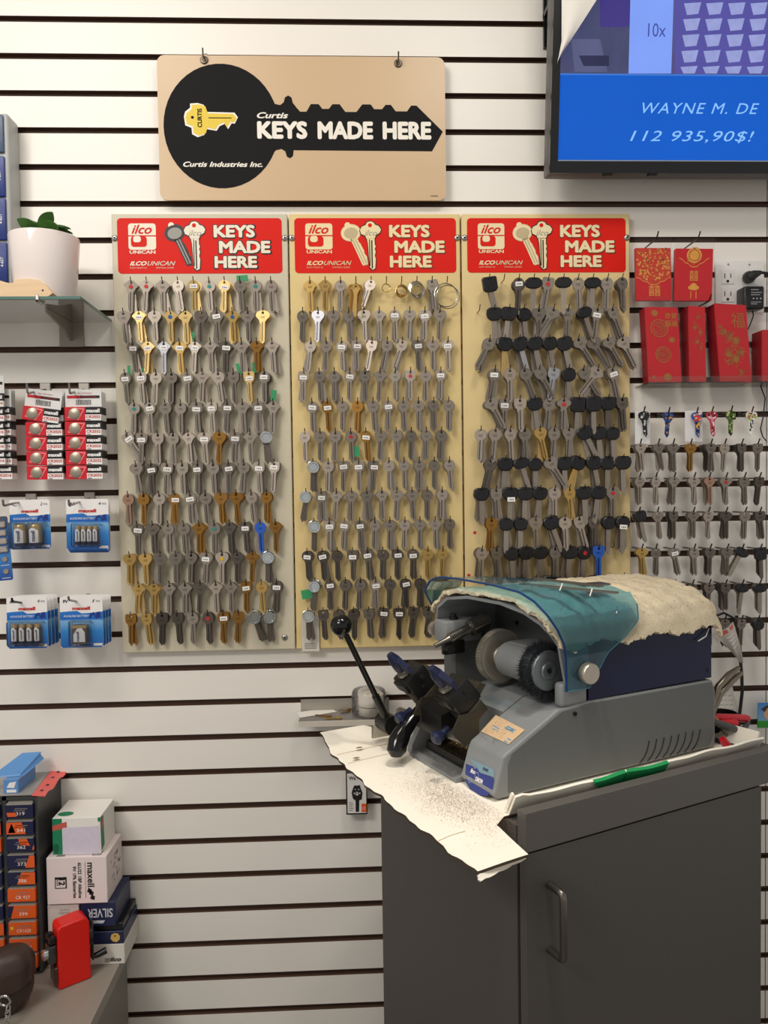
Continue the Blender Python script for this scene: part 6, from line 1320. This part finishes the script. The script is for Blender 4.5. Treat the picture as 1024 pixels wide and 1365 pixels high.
# curved grip
g = [(.044, .262, .120), (.010, .256, .098), (-.012, .252, .082), (-.034, .248, .064), (-.050, .244, .044), (-.056, .240, .028), (-.057, .239, .018)]
b = P(); b.tube(g[:3], [.008, .0085, .0085], 14); b.build('grip_neck', M_STL, km)
b = P(); b.tube(g[1:], [.0115, .0140, .0175, .0205, .0195, .011], 20); b.build('grip', mat('ball_black', (14, 14, 16)), km)
# sticker and emblem
sl_n = (-(.140-.079), 0, (.151-.034)); sl_p = (.034, 0, .0805)
sqd = [pl3(x, y, MM, sl_p, sl_n) for x, y in ((661, 953), (700, 973), (678, 992), (641, 975))]
b = P(); b.face([tuple(p) for p in sqd]); st_ = b.build('model_sticker', mat('sticker_tan', (206, 176, 140), .5, 0, .1, 60), km, fixn=False)
xs = (sqd[1]-sqd[0]).normalized(); zs_ = (sqd[0]-sqd[3]); nn = xs.cross(zs_).normalized(); 
W_ = lambda v: MM @ Vector(v)
R3 = MM.to_3x3(); FT = frame(W_(sqd[0]+(sqd[1]-sqd[0])*.66+(sqd[3]-sqd[0])*.28+nn*.0006), R3 @ xs, R3 @ (nn.cross(xs)))
M_CY = mat('sticker_cyan', (64, 150, 196), .5)
text('KD50C', FT, .0235, .0076, M_CY, km, 0, .02)
for k, (fx, fy, w_, h_) in enumerate(((.28, .50, .022, .0016), (.30, .62, .020, .0012), (.83, .70, .011, .0022), (.80, .85, .011, .0022))):
    o_ = sqd[0]+(sqd[1]-sqd[0])*fx+(sqd[3]-sqd[0])*fy+nn*.0006; y_ = nn.cross(xs); b = P(); b.face([tuple(o_+xs*sx_*w_/2+y_*sy_*h_/2) for sx_, sy_ in ((-1, -1), (1, -1), (1, 1), (-1, 1))]); b.build('sticker_print', M_CY, km, fixn=False)
fr_n = Vector((-(.060-.020), 0, (.022-.009))).normalized(); fr_p = Vector((.009, 0, .020))+fr_n*.0006
FQ = lambda x, y: pl3(x, y, MM, fr_p, fr_n)
em = [(621, 1018), (634, 1023), (648, 1031), (659, 1038), (657, 1052), (650, 1061), (640, 1060), (626, 1051), (620, 1040)]
b = P(); b.face([tuple(FQ(*q)) for q in em]); b.build('emblem', mat('emblem_blue', (48, 60, 128), .4), km, fixn=False)
b = P(); b.face([tuple(FQ(*q)+fr_n*.0002) for q in ((628, 1011), (659, 1026), (659, 1036), (640, 1030))]); b.face([tuple(FQ(*q)+fr_n*.0003) for q in ((627, 1010), (630, 1011), (635, 1024), (633, 1025))]); b.build('emblem_band', mat('emblem_sky', (120, 148, 160), .4), km, fixn=False)
ex_ = (FQ(659, 1040)-FQ(622, 1022)).normalized(); FE = lambda x, y: frame(W_(FQ(x, y)+fr_n*.0006), R3 @ ex_, R3 @ (fr_n.cross(ex_)))
text('KD50C', FE(648, 1026), .0145, .0043, mat('emblem_navy', (40, 50, 90), .4), km, 0, .03)
text('ilco', FE(631, 1028), .0122, .007, M_WPR, km, .2, .04); text('ORION', FE(639, 1040), .019, .007, M_WPR, km, 0, .05)
b = P()
for q in ((636, 1034, 5), (627, 1040, 4)):
    c_ = FQ(q[0], q[1])+fr_n*.0008; yv = fr_n.cross(ex_); r_ = q[2]*.0012
    for k in range(16):
        t0, t1 = 2*PI*k/16, 2*PI*(k+1)/16; b.face([tuple(c_+ex_*(r*math.cos(t))+yv*(r*math.sin(t))) for r, t in ((r_, t0), (r_, t1), (r_*.85, t1), (r_*.85, t0))])
b.build('emblem_ring', mat('emblem_light', (170, 180, 210), .4), km, fixn=False)

# fleece pad on top
RP = random.Random(77)
def padf(x, y):
    s = .12+y*.74; c_ = cross(s, .006); af = a_front(min(1, s))+.002; n = .0018*math.sin(x*61+y*17)+.0015*math.sin(y*47-x*23)+.0010*math.sin(x*140+y*90)+RP.uniform(-.0016, .0016)
    a_ = af+(.566-af)*x; z = c_[1]+n
    if x > .93: z -= .020*((x-.93)/.07)**2
    if y < .18: z -= (.18-y)*.05+.006*math.sin(x*19)*(1-y/.18)
    return (a_+.004*math.sin(y*31)*(1 if x < .02 or x > .98 else 0), c_[0]-(.004*(1-y/.18)*min(1, max(0, (a_-.30)/.04)) if y < .18 else 0), z)
fp = thing('fleece_pad', 'cream fleece pad draped over the top of the key machine', 'pad', frm(LP(.3, .2, 1.24)))
M_FLC = mat('fleece_cream', (222, 208, 178), .95, 0, .22, 34, 1.0, 420)
b = P(); b.grid(padf, 130, 60, -.0075); b.build('pad', M_FLC, fp)
b = P(); rr = random.Random(21)
for i in range(22000):
    x, y = rr.random(), rr.random()
    if i % 3 == 0: y = rr.uniform(0, .1)
    if i % 7 == 0: x = rr.uniform(0, .02)
    p = Vector(padf(x, y)); up = Vector((0, -.6 if y < .15 else 0, 1)).normalized(); p += up*.0005; d_ = (up+Vector((rr.uniform(-1, 1), rr.uniform(-1, 1), rr.uniform(-.4, .4)))).normalized()*rr.uniform(.002, .0062); s = d_.cross(Vector((rr.random(), 1, 0))).normalized()*.0008
    b.face([tuple(p-s), tuple(p+s), tuple(p+d_)])
tag(b.build('fleece_tufts', M_FLC, fp, fixn=False), kind='stuff')
ptop = lambda x, y: Vector(padf(x, y))+Vector((0, 0, .0095))
def topq(px, py, dz=.0): return pl3(px, py, MM, (0, 0, .352+dz), (0, 0, 1))
M_BAR = mat('bar_steel', (132, 126, 116), .35, .8, .15, 40)
for i, (p_, q_, w_, t) in enumerate((((694, 779), (872, 796), .012, 'long grey metal strip lying on the fleece pad, nearer the teal shield'), ((715, 772), (835, 787), .012, 'shorter grey metal strip behind the long strip on the fleece'))):
    a_ = topq(*p_, .004+.003*i); c_ = topq(*q_, .004+.003*i); d_ = (c_-a_); L = min(d_.length, .30); d_.normalize(); n = Vector((-d_.y, d_.x, 0)); a_ = Vector((max(a_.x, .12), max(.02, a_.y), a_.z)); L_ = L*.75
    b = P(); pts = [a_-n*w_/2, a_+n*w_/2, a_+d_*L_+n*w_/2, a_+d_*L_-n*w_/2]; b.add([tuple(p) for p in pts]+[(p.x, p.y, p.z+.003) for p in pts], [(0, 1, 2, 3), (4, 5, 6, 7), (0, 1, 5, 4), (1, 2, 6, 5), (2, 3, 7, 6), (3, 0, 4, 7)])
    tag(b.build('metal_strip', M_BAR), t, 'strip')
b = P(); a_ = Vector((.275, .055, .3555)); b.prism([(a_.x-.03, a_.y-.02), (a_.x+.03, a_.y-.028), (a_.x+.034, a_.y+.006), (a_.x-.026, a_.y+.012)], 'z', a_.z-.002, a_.z+.001); tag(b.build('metal_plate', mat('plate_smoke', (120, 116, 112), .25, .8)), 'small dark metal plate lying on the fleece pad right of the strips', 'plate')
for i, (x, y) in enumerate(((748, 783), (788, 790), (823, 813))):
    p_ = topq(x, y, .008) if i < 2 else pl3(x, y, MM, (0, -.012, 0), (0, 1, 0)); b = P(); b.tube([p_+Vector((-.010, -.008, -.004)), p_, p_+Vector((.012, .010, .005))], .0011, 5); tag(b.build('cable_tie', mat('tie_white', (232, 230, 226), .4)), ['white cable tie around the metal strips on the fleece', 'second white cable tie nearer the metal plate on the fleece', 'white cable tie tip sticking out over the teal shield'][i], 'cable tie')
p_ = pl3(940, 848, MM, (0, -.004, 0), (0, 1, 0)); b = P(); b.tube([p_+Vector((-.02, 0, -.008)), p_+Vector((0, -.002, 0)), p_+Vector((.014, .002, .014))], .0013, 5); tag(b.build('cable_tie', mat('tie_white', (232, 230, 226))), 'white cable tie end on the right edge of the navy cover', 'cable tie')

# ---------------------------------------------------------------- tools behind the machine
TO = frm(LP(0, 0, .9078)); tp = lambda px, py, v=.10: pl3(px, py, TO, (0, v, 0), (0, 1, 0))
M_RDH = mat('handle_red', (190, 24, 40), .3, 0, .06, 40); M_TLS = mat('tool_steel', (132, 122, 110), .3, .9, .12, 60)
c_ = tp(972, 995, .115); c_.z = 0
cu = thing('tool_cup', 'black plastic cup of tools on the counter behind the machine', 'cup', TO)
b = MB(TO); b.lathe([(.0001, .003), (.026, .003), (.029, .050), (.0265, .050), (.024, .006), (.0001, .006)], 24, 'z', c=(c_.x-.006, c_.y+.01, 0)); b.build('cup', mat('cup_black', (30, 28, 28), .4), cu)
def tool(name, label, cat): return thing(name, label, cat, TO)
t = tool('pliers', 'red-handled pliers lying across the tool cup, pointing right', 'pliers')
for z_, (x0_, y0_), (x1_, y1_), r_ in ((0, (940, 955), (1000, 958), .0075), (0, (948, 962), (984, 964), .0068)):
    a_ = tp(x0_, y0_, .105); d_ = tp(x1_, y1_, .095 if r_ > .007 else .085); b = MB(TO); b.tube([a_, a_.lerp(d_, .3), a_.lerp(d_, .88), d_-(d_-a_)*.04, d_], [r_*.8, r_, r_*1.15, r_*.95, r_*.3], 14); b.build('handle', M_RDH, t)
b = MB(TO); a_ = tp(942, 958, .108); b.tube([a_, a_+Vector((-.03, .01, -.012)), a_+Vector((-.05, .015, -.03))], [.009, .011, .005], 10); b.build('jaw', M_TLS, t)
t = tool('steel_pliers', 'bare steel pliers with curved handles standing behind the machine', 'pliers')
for pp in (((950, 940), (958, 915), (972, 900), (985, 890)), ((950, 950), (960, 925), (975, 908), (989, 897))):
    b = MB(TO); b.tube([tp(x, y, .10) for x, y in pp], [.006, .0075, .0078, .0045], 12); b.build('handle', M_TLS, t)
b = MB(TO); a_ = tp(950, 945, .10); b.tube([a_, a_+Vector((-.012, .006, -.03)), a_+Vector((-.018, .01, -.055))], [.009, .011, .005], 10); b.build('jaw', M_TLS, t)
t = tool('screwdriver', 'wooden-handled screwdriver slanting out of the tool cup', 'screwdriver')
b = MB(TO); b.tube([tp(948, 953, .09), tp(954, 960, .088), tp(961, 968, .085)], [.005, .007, .0055], 12); b.build('handle', mat('wood_brown', (150, 92, 62), .4), t)
b = MB(TO); b.tube([tp(960, 967, .085), tp(972, 985, .10)], .003, 8); b.build('blade', M_TLS, t)
t = tool('side_cutter', 'dark grey handled cutters slanting to the right over the tool cup', 'cutter')
b = MB(TO); b.tube([tp(950, 962, .085), tp(962, 966, .08), tp(978, 971, .08), tp(990, 976, .082)], [.005, .0085, .0075, .004], 12); b.tube([tp(984, 975, .082), tp(994, 969, .085), tp(998, 963, .088)], [.004, .006, .004], 10); b.build('handle', mat('handle_grey', (62, 64, 66), .4), t)
b = MB(TO); b.tube([tp(986, 974, .082), tp(983, 984, .085), tp(983, 996, .088)], [.004, .0045, .004], 8); b.tube([tp(990, 974, .082), tp(990, 985, .085), tp(989, 994, .088)], [.003, .0035, .003], 8); b.build('jaw', M_TLS, t)
t = tool('red_tool', 'short red handle standing low in front of the tool cup', 'tool'); b = MB(TO); b.tube([tp(963, 985, .062), tp(968, 992, .06), tp(972, 998, .06)], [.007, .009, .006], 12); b.build('handle', M_RDH, t)

# ---------------------------------------------------------------- clear shelf behind the lever
SX0, SX1, SZ_ = -.117, .075, .9705
M_ACW = clear('acrylic_milky', (236, 232, 224), .08, .72, 1.4)
ash = thing('acrylic_shelf', 'clear acrylic shelf on the wall behind the black lever', 'shelf', loc=(-.02, 0, SZ_))
b = MB(); b.box((SX0, -.078, SZ_-.003), (SX1, -.0005, SZ_)); b.build('base', M_ACW, ash)
b = MB(); b.box((SX0, -.003, SZ_), (SX1, -.0006, SZ_+.026)); b.build('back_panel', M_ACW, ash)
b = MB(); b.box((SX0, -.0815, SZ_-.010), (SX1, -.078, SZ_+.001)); b.build('front_lip', mat('acrylic_lip', (206, 198, 184), .25), ash)
b = MB(); q = [onz(x, y, SZ_+.001) for x, y in ((396, 950), (440, 944), (449, 949), (400, 957))]; b.add([tuple(p) for p in q]+[(p.x, p.y, p.z+.0008) for p in q], [(0, 1, 2, 3), (4, 5, 6, 7), (0, 1, 5, 4), (1, 2, 6, 5), (2, 3, 7, 6), (3, 0, 4, 7)]); tag(b.build('paper_slip', MATS['paper_white']), 'folded white paper slip on the clear acrylic shelf', 'paper')
for i, (x, y, a_, c_, t) in enumerate(((433, 954, 70, 'o', 'brass key lying at the front of the acrylic shelf, nearest the paper slip'), (446, 957, 100, 'y', 'yellow brass key lying on the acrylic shelf beside the first brass key'), (456, 947, 20, 'n', 'grey key lying at the back of the acrylic shelf'), (464, 946, -30, 'o', 'dark brass key lying against the clear jar on the acrylic shelf'))):
    p_ = onz(x, y, SZ_+.0025+.0003*i); M = Matrix.Translation(p_) @ Matrix.Rotation(math.radians(a_), 4, 'Z') @ Matrix.Rotation(PI/2, 4, 'X') @ Matrix.Scale(.62, 4) @ Matrix.Translation((0, 0, .02))
    o = link('house_key', key_mesh('rkqs'[i], c_)); o.matrix_world = M; tag(o, t, 'key')
jc = onz(492, 950, SZ_)
jr = thing('clear_jar', 'clear plastic jar with white rolls on the acrylic shelf behind the lever', 'jar', loc=(jc.x, -.040, SZ_))
b = MB(); b.lathe([(.034, SZ_+.0006), (.037, SZ_+.004), (.037, SZ_+.046), (.034, SZ_+.054), (.030, SZ_+.056), (.0001, SZ_+.056)], 28, 'z', c=(jc.x, -.040, 0)); b.build('jar', clear('jar_clear', (242, 240, 236), .05, .9, 1.4), jr, fixn=False)
for z0_, z1_, r_ in ((.002, .019, .026), (.022, .045, .027)):
    b = MB(); b.lathe([(.0001, SZ_+z0_), (r_, SZ_+z0_), (r_, SZ_+z1_), (.010, SZ_+z1_), (.010, SZ_+z1_-.004), (.0001, SZ_+z1_-.004)], 24, 'z', c=(jc.x+.004, -.040, 0)); b.build('paper_roll', mat('roll_white', (240, 236, 230), .6, 0, .03, 30), jr)
# boxed keyring below the mat
a_ = at(461, 1030, -.030); d_ = at(490, 1085.5, -.030)
bk = thing('keyring_box', 'black and white box with a black skull key picture hanging below the cardboard mat', 'box', loc=((a_.x+d_.x)/2, -.02, d_.z))
b = MB(); b.rbox((a_.x, -.030, d_.z), (d_.x, -.0015, a_.z), .001, 1); b.build('carton', M_BLK, bk)
b = MB(); ww = d_.x-a_.x; hh = a_.z-d_.z; qx = lambda u: a_.x+ww*u; qz = lambda v: d_.z+hh*v
b.face([(qx(.06), -.0304, qz(.04)), (qx(.95), -.0304, qz(.04)), (qx(.95), -.0304, qz(.98)), (qx(.06), -.0304, qz(.98))]); b.build('front_print', mat('box_front', (222, 218, 214), .45), bk, fixn=False)
b = MB(); b.face([(qx(u), -.0307, qz(v)) for u, v in ((.44, .07), (.6, .07), (.62, .34), (.74, .36), (.78, .52), (.7, .62), (.66, .7), (.5, .69), (.40, .70), (.32, .62), (.26, .52), (.32, .38), (.44, .34))]); b.build('key_print', M_KPR, bk, fixn=False)
b = MB()
for u, v, r_ in ((.52, .50, .09), (.39, .51, .035), (.65, .51, .035), (.44, .6, .03), (.6, .6, .03)): b.face([(qx(u)+r_*ww*math.cos(t), -.0309, qz(v)+r_*ww*math.sin(t)) for t in [k*PI/5 for k in range(10)]])
b.build('key_print', M_CARDG, bk, fixn=False)
b = MB(); b.face([(qx(u), -.0311, qz(v)) for u, v in ((.46, .49), (.50, .49), (.5, .53), (.46, .53))]); b.face([(qx(u), -.0311, qz(v)) for u, v in ((.55, .49), (.59, .49), (.59, .53), (.55, .53))]); b.build('key_print', M_KPR, bk, fixn=False)
b = MB(); b.face([(qx(u), -.0307, qz(v)) for u, v in ((.72, .06), (.95, .06), (.95, .26), (.72, .26))]); og = b.build('orange_print', M_OR, bk, fixn=False)
text('Wa', FX((qx(.30), -.0308, qz(.87))), ww*.34, hh*.09, M_KPR, bk, 0, .02); text('1:2', FX((qx(.83), -.0309, qz(.15))), ww*.14, hh*.07, M_DT, bk)
b = MB()
for i in range(5): b.face([(qx(.12), -.0307, qz(.10+i*.045)), (qx(.34 if i % 2 else .3), -.0307, qz(.10+i*.045)), (qx(.34 if i % 2 else .3), -.0307, qz(.12+i*.045)), (qx(.12), -.0307, qz(.12+i*.045))])
b.build('small_print', M_PGR, bk, fixn=False)
